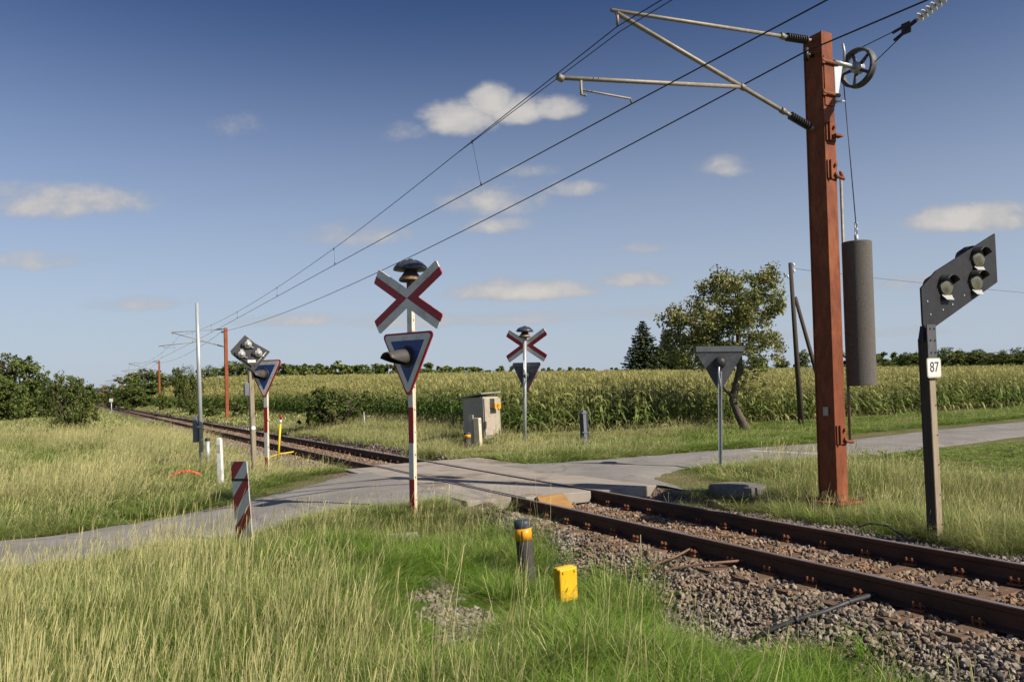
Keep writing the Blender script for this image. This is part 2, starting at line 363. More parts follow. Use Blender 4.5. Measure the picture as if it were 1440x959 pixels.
# ------------------------------------------------------------------ mesh collecting
class MB:
    def __init__(self): self.v = []; self.f = []; self.m = []; self.sm = []
    def add(self, vs, fs, m=0, smooth=False, X=None):
        o = len(self.v)
        for p in vs:
            p = Vector(p); self.v.append(tuple(X @ p if X is not None else p))
        for q in fs:
            self.f.append(tuple(o + i for i in q)); self.m.append(m); self.sm.append(smooth)
        return self
    def box(self, c, size, m=0, X=None, top=(1, 1)):
        x, y, z = (k / 2 for k in size); vs = []
        for sz in (-1, 1):
            kx, ky = (1, 1) if sz < 0 else top
            for sx, sy in ((-1, -1), (1, -1), (1, 1), (-1, 1)):
                vs.append((c[0] + sx * x * kx, c[1] + sy * y * ky, c[2] + sz * z))
        return self.add(vs, [(3, 2, 1, 0), (4, 5, 6, 7), (0, 1, 5, 4), (1, 2, 6, 5), (2, 3, 7, 6), (3, 0, 4, 7)], m, X=X)
    def tube(self, pts, r, n=8, m=0, X=None, cap=True, smooth=True):
        pts = [Vector(p) for p in pts]
        rs = r if isinstance(r, (list, tuple)) else [r] * len(pts)
        vs = []; fs = []
        up = None
        for i, p in enumerate(pts):
            a = pts[max(i - 1, 0)]; b = pts[min(i + 1, len(pts) - 1)]
            t = (b - a).normalized()
            if up is None:
                up = Vector((0, 0, 1)) if abs(t.z) < .9 else Vector((1, 0, 0))
            u = t.cross(up)
            if u.length < 1e-5: u = t.orthogonal()
            u.normalize(); w = u.cross(t).normalized(); up = w
            for k in range(n):
                q = 2 * math.pi * k / n
                vs.append(p + (u * math.cos(q) + w * math.sin(q)) * rs[i])
        for i in range(len(pts) - 1):
            for k in range(n):
                fs.append((i * n + k, i * n + (k + 1) % n, (i + 1) * n + (k + 1) % n, (i + 1) * n + k))
        self.add(vs, fs, m, smooth, X)
        if cap:
            o = len(pts) * n
            self.add([v for v in vs[:n]], [tuple(range(n))], m, False, X)
            self.add([v for v in vs[o - n:o]], [tuple(range(n))[::-1]], m, False, X)
        return self
    def lathe(self, prof, n=24, m=0, X=None, smooth=True, mats=None):
        vs = []
        for (r, z) in prof:
            for k in range(n):
                a = 2 * math.pi * k / n
                vs.append((r * math.cos(a), r * math.sin(a), z))
        for i in range(len(prof) - 1):
            fs = [(i * n + k, i * n + (k + 1) % n, (i + 1) * n + (k + 1) % n, (i + 1) * n + k) for k in range(n)]
            o = len(self.v)
            ring = vs[i * n:(i + 2) * n]
            self.add(ring, [tuple(q - i * n for q in f) for f in fs], (mats[i] if mats else m), smooth, X)
        return self
    def prism(self, poly, y0, y1, m=0, X=None, mside=None, mback=None):
        # polygon in (x, z), front face at y0 (towards -Y), back at y1
        n = len(poly)
        self.add([(p[0], y0, p[1]) for p in poly], [tuple(range(n))], m, X=X)
        self.add([(p[0], y1, p[1]) for p in poly], [tuple(range(n))[::-1]], m if mback is None else mback, X=X)
        vs = [(p[0], y0, p[1]) for p in poly] + [(p[0], y1, p[1]) for p in poly]
        self.add(vs, [(i, n + i, n + (i + 1) % n, (i + 1) % n) for i in range(n)], m if mside is None else mside, X=X)
        return self
    def build(self, name, mats, parent=None, bevel=0.0, merge=True):
        me = bpy.data.meshes.new(name)
        me.from_pydata(self.v, [], self.f)
        for mm in (mats if isinstance(mats, (list, tuple)) else [mats]): me.materials.append(mm)
        me.polygons.foreach_set('material_index', self.m)
        me.polygons.foreach_set('use_smooth', self.sm)
        if merge:
            bm = bmesh.new(); bm.from_mesh(me)
            bmesh.ops.remove_doubles(bm, verts=bm.verts, dist=1e-5)
            bmesh.ops.recalc_face_normals(bm, faces=bm.faces)
            bm.to_mesh(me); bm.free()
        me.update()
        o = bpy.data.objects.new(name, me); COL.objects.link(o)
        if parent is not None: o.parent = parent
        if bevel:
            b = o.modifiers.new('edge', 'BEVEL'); b.width = bevel; b.segments = 2; b.limit_method = 'ANGLE'; b.angle_limit = R(40)
        return o

def rounded(poly, r, k=5):
    out = []; n = len(poly)
    for i in range(n):
        p = Vector(poly[i]); a = Vector(poly[i - 1]); b = Vector(poly[(i + 1) % n])
        u = (a - p).normalized(); v = (b - p).normalized()
        half = u.angle(v) / 2
        t = r / math.tan(half)
        c = p + (u + v).normalized() * (r / math.sin(half))
        s = p + u * t; e = p + v * t
        a0 = math.atan2(s.y - c.y, s.x - c.x); a1 = math.atan2(e.y - c.y, e.x - c.x)
        d = (a1 - a0 + math.pi) % (2 * math.pi) - math.pi
        for j in range(k + 1):
            q = a0 + d * j / k
            out.append((c.x + r * math.cos(q), c.y + r * math.sin(q)))
    return out

def tag(o, label=None, cat=None, group=None, kind=None):
    if label: o['label'] = label
    if cat: o['category'] = cat
    if group: o['group'] = group
    if kind: o['kind'] = kind
    return o

def thing(name, label, cat, loc, rz=0.0, lean=0.0, group=None):
    o = bpy.data.objects.new(name, None); COL.objects.link(o)
    o.empty_display_size = .2
    o.matrix_world = Matrix.Translation(loc) @ Matrix.Rotation(lean, 4, 'Y') @ Matrix.Rotation(rz, 4, 'Z')
    return tag(o, label, cat, group)

def copy_tree(o, parent=None):
    c = o.copy(); COL.objects.link(c)
    if parent is not None: c.parent = parent
    for ch in list(o.children): copy_tree(ch, c)
    return c

def text_mesh(name, body, size, mat_, parent, X, extrude=.0015, bold=0.0):
    cu = bpy.data.curves.new(name, 'FONT'); cu.body = body; cu.size = size; cu.align_x = 'CENTER'; cu.align_y = 'CENTER'
    cu.extrude = extrude; cu.offset = bold
    o = bpy.data.objects.new(name, cu); COL.objects.link(o)
    bpy.context.view_layer.update()
    me = bpy.data.meshes.new_from_object(o.evaluated_get(bpy.context.evaluated_depsgraph_get()))
    bpy.data.objects.remove(o); bpy.data.curves.remove(cu)
    me.name = name; me.transform(X); me.materials.clear(); me.materials.append(mat_)
    q = bpy.data.objects.new(name, me); COL.objects.link(q); q.parent = parent
    return q

FACE = Matrix.Rotation(R(90), 4, 'X')       # text / lathe axis: local XY -> XZ, facing -Y

# ------------------------------------------------------------------ ground sheet
def axis(parts):
    out = []
    for a, b, st in parts:
        n = max(1, int(round((b - a) / st)))
        out += [a + (b - a) * i / n for i in range(n)]
    out.append(parts[-1][1])
    return out
ss = axis([(-400, -40, 40), (-40, -6, 2), (-6, 26, .32), (26, 70, 1), (70, 220, 5), (220, 2500, 120)])
ds = axis([(-2000, -120, 150), (-120, -14, 5), (-14, 4, .4), (4, 14.5, .16), (14.5, 40, .8), (40, 140, 5), (140, 2500, 150)])
A, B = np.meshgrid(np.array(ss), np.array(ds), indexing='ij')
GX = A * T[0] + B * N[0]; GY = A * T[1] + B * N[1]
GZ = G(GX, GY)
nn, mm_ = A.shape
me = bpy.data.meshes.new('ground')
idx = np.arange(nn * mm_).reshape(nn, mm_)
quads = np.stack([idx[:-1, :-1], idx[:-1, 1:], idx[1:, 1:], idx[1:, :-1]], -1).reshape(-1, 4)
me.from_pydata(np.stack([GX, GY, GZ], -1).reshape(-1, 3).tolist(), [], quads[:, ::-1].tolist())
zone = (sst(4.6, 5.1, B) * (1 - sst(9.1, 9.5, B))).reshape(-1)
za = me.attributes.new('zone', 'FLOAT', 'POINT'); za.data.foreach_set('value', zone.astype(np.float32))
me.materials.append(M['terrain'])
me.polygons.foreach_set('use_smooth', [True] * len(me.polygons))
ground = bpy.data.objects.new('ground', me); COL.objects.link(ground); tag(ground, kind='structure')
if me.polygons[0].normal.z < 0: me.flip_normals()

def lane(name, L, material, dz, cross=9, sub=10, lift=.012, jag=.20):
    mb = MB(); vs = []; rows = 0
    for i in range(len(L) - 1):
        last = i == len(L) - 2
        for k in range(sub + (1 if last else 0)):
            t = k / sub
            a = Vector(L[i][0]).lerp(Vector(L[i + 1][0]), t); b = Vector(L[i][1]).lerp(Vector(L[i + 1][1]), t)
            j = 0 if (i == 0 and k < 3) else jag
            ext0 = (random.random() - .5) * j; ext1 = (random.random() - .5) * j
            u = (b - a).normalized()
            a = a - u * ext0; b = b + u * ext1
            for c in range(cross + 1):
                p = a.lerp(b, c / cross)
                s_, d_ = sd(p.x, p.y)
                z = float(road_z(np.array(s_), np.array(d_))) + dz
                if c in (0, cross): z -= .05
                vs.append((p.x, p.y, z))
            rows += 1
    w = cross + 1
    fs = [(r * w + c, r * w + c + 1, (r + 1) * w + c + 1, (r + 1) * w + c) for r in range(rows - 1) for c in range(cross)]
    mb.add(vs, fs, 0, True)
    o = mb.build(name, material); tag(o, kind='structure')
    return o
lane('road', ROAD_L, M['asphalt'], .012)
lane('road', ROAD_R, M['asphalt'], .012)

# painted edge line on the far road
def paint_line(p, q, w=.1):
    mb = MB(); p = Vector(p); q = Vector(q); u = (q - p).normalized(); nrm = Vector((-u.y, u.x))
    n = 10; vs = []
    for i in range(n + 1):
        c = p.lerp(q, i / n)
        for k in (-1, 1):
            e = c + nrm * k * w / 2
            s_, d_ = sd(e.x, e.y); vs.append((e.x, e.y, float(road_z(np.array(s_), np.array(d_))) + .018))
    mb.add(vs, [(2 * i, 2 * i + 1, 2 * i + 3, 2 * i + 2) for i in range(n)])
    o = mb.build('road_marking', M['paint_line']); tag(o, kind='structure')
pa, pb = at(1055, 636), at(1152, 641)
paint_line((pa.x, pa.y), (pb.x, pb.y), .16)

# crossing deck: three slabs with flangeway gaps
def deck(d0, d1, s0, s1, name='crossing_deck'):
    mb = MB(); X = Matrix.Rotation(PSI, 4, 'Z')
    n = 4
    for i in range(n):
        a = s0 + (s1 - s0) * i / n + .006; b = s0 + (s1 - s0) * (i + 1) / n - .006
        mb.box(((d0 + d1) / 2, (a + b) / 2, -.1), (d1 - d0, b - a, .19), 0, X)
    o = mb.build(name, M['deck'], bevel=.012); tag(o, kind='structure'); return o
deck(5.5, D0 - .055, DECK0 + .2, DECK1 - .4); deck(D0 + .10, D1 - .10, DECK0, DECK1); deck(D1 + .055, 9.35, DECK0 - .1, DECK1 + .1)

# ------------------------------------------------------------------ railway track
FRM = Matrix.Rotation(PSI, 4, 'Z')          # local x across, y along
track = thing('railway_track', 'single railway track with dark rusty rails on ballast, running through the level crossing', 'railway track', (0, 0, 0), PSI)
RAILP = [(-.075, -.205), (.075, -.205), (.075, -.192), (.012, -.170), (.010, -.062), (.036, -.046), (.038, -.008), (.029, 0), (-.029, 0), (-.038, -.008), (-.036, -.046), (-.010, -.062), (-.012, -.170), (-.075, -.192)]
for dr in (D0, D1):
    mb = MB(); n = len(RAILP)
    ys = [-14, -4, 0, 2, 4, 6, 8, 10, 12, 16, 20, 30, 50, 80, 130, 200, 300, 520]
    vs = [(dr + p[0], y, p[1]) for y in ys for p in RAILP]
    for i in range(len(ys) - 1):
        for k in range(n):
            q = (k + 1) % n
            o = len(mb.v)
            mb.add([vs[i * n + k], vs[i * n + q], vs[(i + 1) * n + q], vs[(i + 1) * n + k]], [(0, 1, 2, 3)], 1 if k in (7,) else 0, False)
    # fishplate joint on the near rail
    mb.build('rail', [M['rail_side'], M['rail_top']], track)
    if dr == D0:
        p = MB()
        p.box((dr - .045, 2.35, -.10), (.02, .5, .05), 0)
        for k in (-.15, .0, .15): p.tube([(dr - .05, 2.35 + k, -.08), (dr - .085, 2.35 + k, -.08)], .014, 6)
        p.build('rail_joint_plate', M['rail_side'], track, bevel=.004)

def fastening(mb, sx, m=0):
    e = sx * .115
    mb.box((e, 0, -.150), (.10, .13, .022), m)
    for k in (-.035, .04):
        mb.tube([(e + sx * .012, k, -.145), (e + sx * .016, k + .004, -.075 + .01 * random.random())], .013, 6, m)
        mb.tube([(e + sx * .012, k, -.105), (e + sx * .014, k, -.088)], .023, 6, m, smooth=False)
    mb.tube([(e - sx * .04, -.05, -.142), (e - sx * .02, -.05, -.105), (e + sx * .03, 0, -.10), (e - sx * .02, .05, -.105), (e - sx * .04, .05, -.142)], .010, 5, m)

sl_y = [s for s in np.arange(-4.4, 11.3, .55)] + [s for s in np.arange(19.3, 150, .55)]
near_sl = sl_y[:100]; far_sl = sl_y[100:]
protos = []
for v in range(4):
    mb = MB()
    L = 2.5; n = 10; vs = []; fs = []
    for i in range(n + 1):
        x = -L / 2 + L * i / n
        w = .12 + random.uniform(-.008, .008); h = random.uniform(-.008, .004); o = random.uniform(-.01, .01)
        vs += [(x, -w + o, -.16), (x, -w + o + .006, h - .01), (x, -w * .85 + o, h), (x, w * .85 + o, h), (x, w + o - .006, h - .01), (x, w + o, -.16)]
    for i in range(n):
        for k in range(5):
            fs.append((i * 6 + k, i * 6 + k + 1, (i + 1) * 6 + k + 1, (i + 1) * 6 + k))
    fs.append((0, 1, 2, 3, 4, 5)); fs.append(tuple(n * 6 + k for k in (5, 4, 3, 2, 1, 0)))
    mb.add(vs, fs)
    protos.append(mb)
pm = [p.build('sleeper', M['sleeper']) for p in protos]
fm = []
for sx in (-1, 1):
    mb = MB(); fastening(mb, sx); fm.append(mb.build('rail_fastening', M['clip']))
n_f = 0
for i, y in enumerate(near_sl):
    o = pm[i % 4].copy() if i >= 4 else pm[i]
    if i >= 4: COL.objects.link(o)
    o.parent = track; o.location = (DC + random.uniform(-.02, .02), y, -.200); o.rotation_euler = (0, random.uniform(-.004, .004), random.uniform(-.012, .012))
    if i % 4 == 1 and y < 0: pass
    for j in range(4):
        dr = (D0, D1)[j // 2]
        f = fm[j % 2] if n_f < 2 else fm[j % 2].copy()
        if n_f >= 2: COL.objects.link(f)
        n_f += 1
        f.parent = o; f.location = (dr - DC, 0, .138)
        f.scale = (random.uniform(.86, .98), random.uniform(.75, .95), random.uniform(.75, .95)); f.rotation_euler = (0, 0, random.uniform(-.10, .10))
mb = MB()
for y in far_sl:
    mb.box((DC, y, -.27), (2.5, .24, .14))
    for dr in (D0, D1):
        for sx in (-1, 1): mb.box((dr + sx * .12, y, -.165), (.08, .1, .06))
o = mb.build('sleeper', M['sleeper'], track); tag(o, kind='stuff')

# timber ramp against the deck edge
t = thing('timber_ramp', 'tan wooden wedge leaning on the deck edge between the rails', 'ramp', W(DECK0, DC, -.17), PSI)
mb = MB(); w = .31
xc = -.20
mb.add([(xc - w, -.33, -.05), (xc + w, -.33, -.05), (xc + w, -.015, 0), (xc - w, -.015, 0), (xc - w + .05, -.05, .172), (xc + w - .05, -.05, .172), (xc + w - .05, -.015, .172), (xc - w + .05, -.015, .172)],
       [(3, 2, 1, 0), (0, 1, 5, 4), (1, 2, 6, 5), (2, 3, 7, 6), (3, 0, 4, 7), (4, 5, 6, 7)])
mb.build('sloping_board', M['tan'], t, bevel=.006)

# ------------------------------------------------------------------ level crossing signs
def tri(side, z_top, inset=0.0):
    h = side * math.sqrt(3) / 2
    pts = [(-side / 2, z_top), (side / 2, z_top), (0, z_top - h)]
    if inset:
        c = (0, z_top - h / 3); k = (h / 3 - inset) / (h / 3)
        pts = [(c[0] + (p[0] - c[0]) * k, c[1] + (p[1] - c[1]) * k) for p in pts]
    return pts[::-1]

def sign_board(parent, z_top, side=1.2, y=-.075):
    mb = MB()
    mb.prism(rounded(tri(side, z_top), .06), y - .012, y + .012, 1, mside=1, mback=0)
    mb.prism(rounded(tri(side, z_top, .032), .045), y - .0145, y - .005, 2)
    mb.prism(rounded(tri(side, z_top, .125), .012), y - .017, y - .006, 3)
    # folded stiffener and rivets on the back
    mb.box((0, y + .019, z_top - .065), (side - .17, .012, .115), 4)
    for k in (-.3, -.1, .1, .3): mb.tube([(k, y + .011, z_top - .17), (k, y + .020, z_top - .17)], .010, 6, 4)
    return mb.build('sign_board', [M['darkgrey'], M['red'], M['white'], M['blue'], M['flange']], parent)

def sign_lamp(parent, z, y=-.095, back=True):
    X = Matrix.Translation((0, y, z)) @ FACE
    mb = MB()
    mb.lathe([(0, .015), (.10, .015), (.155, .012), (.17, -.0), (.17, -.02)], 28, 0, X)
    mb.lathe([(.125, .012), (.135, .05), (.128, .052), (.118, .014)], 28, 0, X)
    lamp = mb.build('lamp_housing', [M['black']], parent)
    v = MB(); n = 16; L = .41; vs = []; 
    for i in range(7):
        u = i / 6
        span = math.pi * (1.75 - .95 * u)
        r = .128 + .004 * u
        for k in range(n + 1):
            a = math.pi / 2 - span / 2 + span * k / n
            vs.append((r * math.cos(a), r * math.sin(a) - .07 * u, .03 + L * u))
    v.add(vs, [(i * (n + 1) + k, i * (n + 1) + k + 1, (i + 1) * (n + 1) + k + 1, (i + 1) * (n + 1) + k) for i in range(6) for k in range(n)], 0, True, X)
    vo = v.build('visor', [M['visor'], M['black']], lamp)
    sm = vo.modifiers.new('sheet', 'SOLIDIFY'); sm.thickness = .006; sm.material_offset = 1; sm.offset = -1
    l = MB(); l.lathe([(0, .035), (.06, .03), (.105, .016)], 24, 0, X); l.build('lens', [M['black']], lamp)
    if back:
        b = MB(); b.lathe([(.13, -.02), (.13, -.06), (.11, -.13), (.06, -.16), (0, -.165)], 24, 0, X)
        b.build('lamp_back', [M['black']], lamp)
    return lamp

def bell(parent, z):
    mb = MB(); X = Matrix.Translation((0, .0, z))
    mb.lathe([(.03, -.12), (.05, -.115), (.05, -.08), (.17, -.06), (.185, -.045), (.18, -.012), (.15, .02), (.11, .075), (.095, .105)], 28, 0, X,
             mats=[1, 1, 1, 1, 2, 2, 0, 0])
    mb.lathe([(.09, .10), (.22, .115), (.27, .12), (.272, .13), (.255, .17), (.20, .225), (.12, .265), (.05, .282), (.03, .300), (0, .302)], 28, 0, X)
    for k in range(8):
        a = k * math.pi / 4
        mb.tube([(.262 * math.cos(a), .262 * math.sin(a), .158), (.2 * math.cos(a), .2 * math.sin(a), .226), (.12 * math.cos(a), .12 * math.sin(a), .267)], .006, 5, 0, X)
    return mb.build('warning_bell', [M['dome'], M['black'], M['bellwood']], parent)

def crossbuck(parent, z, y=-.078):
    # four arms mitred at the centre so that the red chevrons meet point to point
    a = R(30); L = .83; w = .125
    mb = MB()
    c, s = math.cos(a), math.sin(a)
    def arm(ux, uz):
        # outward unit (ux,uz); 'side' half lies towards z=0
        nx, nz = (-uz, ux)
        sgn = -1 if nz * uz > 0 else 1      # make n point to the horizontal side
        nx, nz = nx * sgn, nz * sgn
        # mitres: the side half meets the mirror arm on the x axis, the other half on the z axis
        ls = w / math.tan(a) ; lt = w * math.tan(a)
        P = lambda l, q: (ux * l + nx * q, z + uz * l + nz * q)
        e = .02
        red = [P(0, 0), P(ls, w), P(L - e, w), P(L, w - e), P(L, 0)]
        wht = [P(0, 0), P(L, 0), P(L, -w + e), P(L - e, -w), P(lt, -w)]
        for poly, m in ((red, 0), (wht, 1)):
            ar = sum(poly[i][0] * poly[(i + 1) % len(poly)][1] - poly[(i + 1) % len(poly)][0] * poly[i][1] for i in range(len(poly)))
            if ar < 0: poly = poly[::-1]
            mb.prism(poly, y - .009, y + .009, m)
    for ux, uz in ((c, s), (-c, s), (-c, -s), (c, -s)): arm(ux, uz)
    for k in (.2, .5, .75):
        for ux, uz in ((c, s), (-c, s), (-c, -s), (c, -s)):
            mb.tube([(ux * k, y - .009, z + uz * k), (ux * k, y - .017, z + uz * k)], .011, 6, 2)
    return mb.build('crossbuck', [M['red'], M['white'], M['galv']], parent)

def banded_pole(parent, h, bands, w=.105):
    mb = MB()
    mb.box((0, .0, h / 2 - .15), (w, .055, h + .3), 1)
    prev = -.3
    for z1, m in bands:
        mb.box((0, -.034, (prev + z1) / 2), (w + .004, .009, z1 - prev), m); prev = z1
    # holes along the pale side
    for k in range(int(h / .35)):
        mb.box((w / 2 + .0005, 0, .2 + k * .35), (.003, .018, .026), 3)
    return mb.build('pole', [M['red'], M['cream'], M['white'], M['black']], parent, bevel=.003)

p1 = at(582, 722); k1 = p1.y / 1120
H1 = (722 - 398) * k1
sg = thing('crossing_sign', 'large near crossbuck sign with blue triangle, black bell and red-white striped pole', 'crossing sign', p1, R(-40), .010)
b = []; z = 0; mcol = 0
for i in range(9):
    z1 = min(H1 - .02, .52 + i * .56); b.append((z1, 0 if i % 2 == 0 else 2))
    if z1 >= H1 - .02: break
banded_pole(sg, H1, b)
ztri1 = (722 - 470) * k1
sign_board(sg, ztri1); sign_lamp(sg, ztri1 - .38)
crossbuck(sg, (722 - 422) * k1)
bell(sg, H1 + .06)

p2 = at(376, 677); k2 = p2.y / 1120
H2 = (677 - 512) * k2
sg = thing('crossing_sign', 'blue triangle sign without crossbuck on striped pole beside the yellow marker stick', 'crossing sign', p2, R(-24), .008)
banded_pole(sg, H2, [(.63, 0), (1.28, 2), (1.95, 0), (H2 - .02, 2)])
z2 = (677 - 507) * k2
sign_board(sg, z2, 1.2); sign_lamp(sg, z2 - .37)
mb = MB(); mb.box((.06, 0, 1.62), (.03, .05, .06)); mb.build('cable_bracket', M['cream'], sg)

p3 = at(738, 628); k3 = p3.y / 1120
H3 = (628 - 478) * k3
sg = thing('crossing_sign', 'far crossbuck sign with bell and grey triangle back before the corn', 'crossing sign', p3, R(144), .0265)
mb = MB(); mb.tube([(0, 0, -.2), (0, 0, H3)], .055, 12); mb.tube([(0, 0, H3 - .02), (0, 0, H3 + .04)], .075, 12); mb.build('pole', M['galv'], sg)
sign_board(sg, (628 - 510) * k3, 1.14, -.09); sign_lamp(sg, (628 - 510) * k3 - .42, -.11)
crossbuck(sg, (628 - 486) * k3, -.085); bell(sg, H3 + .13)
zt = (628 - 510) * k3
mb = MB(); mb.tube([(0, .07, zt + .06), (-.03, .1, zt - .2), (-.13, .14, zt - .3), (-.15, .14, zt - .52), (-.04, .08, zt - .75), (-.03, .075, zt - 1.1)], .022, 8); mb.build('cable_conduit', M['galv'], sg)

p4 = at(1013, 660); k4 = p4.y / 1120
H4 = (660 - 487) * k4
sg = thing('crossing_sign', 'grey back of a lone triangular lamp sign on a grey post in grass', 'crossing sign', p4, R(168), .0265)
mb = MB(); mb.box((0, 0, (H4 - .55) / 2 - .1), (.085, .02, H4 - .55 + .2)); mb.box((-.0325, .04, (H4 - .55) / 2 - .1), (.02, .06, H4 - .55 + .2)); mb.box((.0325, .04, (H4 - .55) / 2 - .1), (.02, .06, H4 - .55 + .2))
mb.build('post', M['galv'], sg)
sign_board(sg, H4, 1.16, -.03); sign_lamp(sg, H4 - .36, -.05)
mb = MB(); mb.tube([(0, .04, H4 - .95), (-.0, .07, H4 - .75), (.03, .08, H4 - .6), (.02, .10, H4 - .45)], .018, 8); mb.build('cable_conduit', M['galv'], sg)

# ------------------------------------------------------------------ train signals: three-lamp boards
p5 = at(1316, 766)
sig = thing('train_signal', 'black three-lamp signal board on a wooden post bearing the number 87', 'signal', p5, PSI, -.012)
k5 = p5.y / 1120
Hp = (766 - 466) * k5
mb = MB()
mb.box((0.012, 0, Hp / 2 - .2), (.115, .11, Hp + .2), 0); mb.box((-.055, 0.0, Hp / 2 - .2), (.020, .124, Hp + .2), 1)  # pale post; thin dark plate paints shade onto its track-side flank
for k in range(7): mb.tube([(.05, -.058, .25 + k * .36), (.05, -.064, .25 + k * .36)], .010, 6, 1)
mb.build('post', [M['wood_post'], M['wood_dark']], sig, bevel=.004)
mb = MB(); mb.box((.01, -.07, Hp - .13), (.17, .012, .40), 0)
for kx in (-.02, .06):
    for kz in (-.27, -.12, .02): mb.tube([(kx, -.074, Hp + kz), (kx, -.084, Hp + kz)], .012, 6, 1)
mb.build('mounting_plate', [M['darkgrey'], M['black']], sig)
zb = Hp
pl = [(0, zb + .0), (.14, zb + .03), (1.54, zb + .64), (1.54, zb + 1.28), (.26, zb + .74), (-.05, zb + .52), (-.05, zb + .08)]
mb = MB(); mb.prism(pl, -.012, .012, 0)
for q in ((.1, .2), (.35, .26), (.55, .33), (.8, .45), (1.1, .56), (.35, .62), (.05, .36)): mb.tube([(q[0], -.012, zb + q[1]), (q[0], -.018, zb + q[1])], .012, 6, 1)
board = mb.build('signal_board', [M['blackplate'], M['galv']], sig)
mb = MB(); mb.add([(-.05, -.03, zb + .06), (.05, -.03, zb + .06), (-.02, -.03, zb - .13), (-.11, -.03, zb - .13), (-.05, .03, zb + .06), (.05, .03, zb + .06), (-.02, .03, zb - .13), (-.11, .03, zb - .13)],
                  [(0, 1, 2, 3), (7, 6, 5, 4), (0, 4, 5, 1), (1, 5, 6, 2), (2, 6, 7, 3), (3, 7, 4, 0)])
mb.build('neck_bracket', M['black'], sig)
for (lx, lz) in ((.42, .56), (1.12, .94), (1.05, .64)):
    X = Matrix.Translation((lx, -.012, zb + lz)) @ FACE @ Matrix.Scale(1.28, 4)
    mb = MB()
    mb.lathe([(0, .045), (.05, .038), (.085, .022), (.095, .02)], 20, 1, X)
    mb.lathe([(.095, .02), (.108, .02), (.112, -.0)], 20, 0, X)
    mb.lathe([(.13, -.03), (.13, -.10), (.10, -.17), (0, -.19)], 20, 0, X)
    lamp = mb.build('signal_lamp', [M['black'], M['lens']], sig)
    mb = MB(); vs = []; n = 12
    for i in range(5):
        u = i / 4
        span = math.pi * (.95 - .35 * u)
        for k in range(n + 1):
            q = math.pi / 2 - span / 2 + span * k / n
            vs.append((.112 * math.cos(q), .112 * math.sin(q) - .015 * u, .0 + .10 * u))
    mb.add(vs, [(i * 13 + k, i * 13 + k + 1, (i + 1) * 13 + k + 1, (i + 1) * 13 + k) for i in range(4) for k in range(n)], 0, True, X)
    h = mb.build('hood', [M['black']], lamp); s_ = h.modifiers.new('sheet', 'SOLIDIFY'); s_.thickness = .005
    mb = MB(); pl2 = rounded([(-.085, -.085), (-.055, -.135), (.055, -.135), (.085, -.085)], .01, 2)
    mb.add([(p[0], -.02 - (0.03 if p[1] < -.11 else 0), p[1]) for p in pl2], [tuple(range(len(pl2)))], 0, X=Matrix.Translation((lx, -.004, zb + lz)) @ Matrix.Scale(1.35, 4))
    h = mb.build('reflector_lip', [M['reflector']], lamp); s_ = h.modifiers.new('sheet', 'SOLIDIFY'); s_.thickness = .004
zn = (766 - 518) * k5
mb = MB(); mb.prism(rounded([(-.135, zn - .125), (.135, zn - .125), (.135, zn + .115), (-.135, zn + .115)], .035), -.092, -.082, 0)
mb.prism(rounded([(-.122, zn - .112), (.122, zn - .112), (.122, zn + .102), (-.122, zn + .102)], .03), -.0935, -.0915, 1)
mb.box((.0, -.078, zn), (.05, .012, .12), 2)
npl = mb.build('number_plate', [M['plaque'], M['white'], M['galv']], sig)
text_mesh('lettering', '87', .175, M['ink'], npl, Matrix.Translation((0, -.0955, zn)) @ FACE, bold=.0)

p6 = at(359, 678); k6 = p6.y / 1120
sig = thing('train_signal', 'grey diamond board with three silver lamps on a pale post beside the blue triangle sign', 'signal', p6, PSI, -.02)
Hq = (678 - 512) * k6
mb = MB(); mb.box((0, 0, Hq / 2 - .1), (.10, .11, Hq + .2), 0); mb.box((-.062, 0, Hq / 2 - .1), (.022, .13, Hq + .2), 1); mb.build('post', [M['wood_post'], M['darkgrey']], sig, bevel=.004)
c0 = (-.02, (678 - 495) * k6)
dia = [(-.43, .02), (-.40, -.06), (.02, -.43), (.10, -.42), (.45, -.01), (.10, .20), (-.10, .38)]
mb = MB(); mb.prism([(c0[0] + a * 1.12, c0[1] + b_ * 1.12) for a, b_ in dia], -.10, -.07, 3)
br = [(-.43, .02), (-.40, -.06), (.02, -.43), (.10, -.42)]
mb.tube([(c0[0] + .40, -.115, c0[1] - .02), (c0[0] + .10, -.115, c0[1] - .36)], .014, 6, 1)
mb.tube([(c0[0] - .39, -.115, c0[1] - .02), (c0[0] + .02, -.115, c0[1] - .39)], .014, 6, 2)
mb.build('signal_board', [M['darkgrey'], M['silver'], M['black'], M['blackplate2']], sig)
for lx, lz in ((-.05, .18), (-.22, -.07), (.20, -.05)):
    X = Matrix.Translation((c0[0] + lx, -.10, c0[1] + lz)) @ FACE
    mb = MB(); mb.lathe([(.105, 0), (.10, .045), (.075, .075), (.045, .085), (.04, .11), (0, .112)], 18, 0, X); mb.lathe([(.125, .0), (.125, .012), (.10, .014)], 18, 1, X)
    mb.tube([(.06, -.06, .05), (.15, -.09, .04)], .01, 6, 0, X); mb.box((-.12, .0, .03), (.07, .07, .06), 1, X); mb.box((0, .1, .05), (.07, .05, .05), 0, X)
    mb.build('signal_lamp', [M['silver'], M['black']], sig)
mb = MB(); mb.box((c0[0] + .03, -.104, c0[1] - .25), (.20, .006, .07)); mb.build('name_plate', M['white'], sig)
mb = MB(); mb.box((-.13, 0, (678 - 548) * k6), (.12, .16, .34)); mb.build('junction_box', M['flange'], sig, bevel=.02)
mb = MB(); mb.tube([(.0, -.056, (678 - 602) * k6), (.0, -.066, (678 - 602) * k6)], .055, 16); mb.build('disc_plate', M['white'], sig)

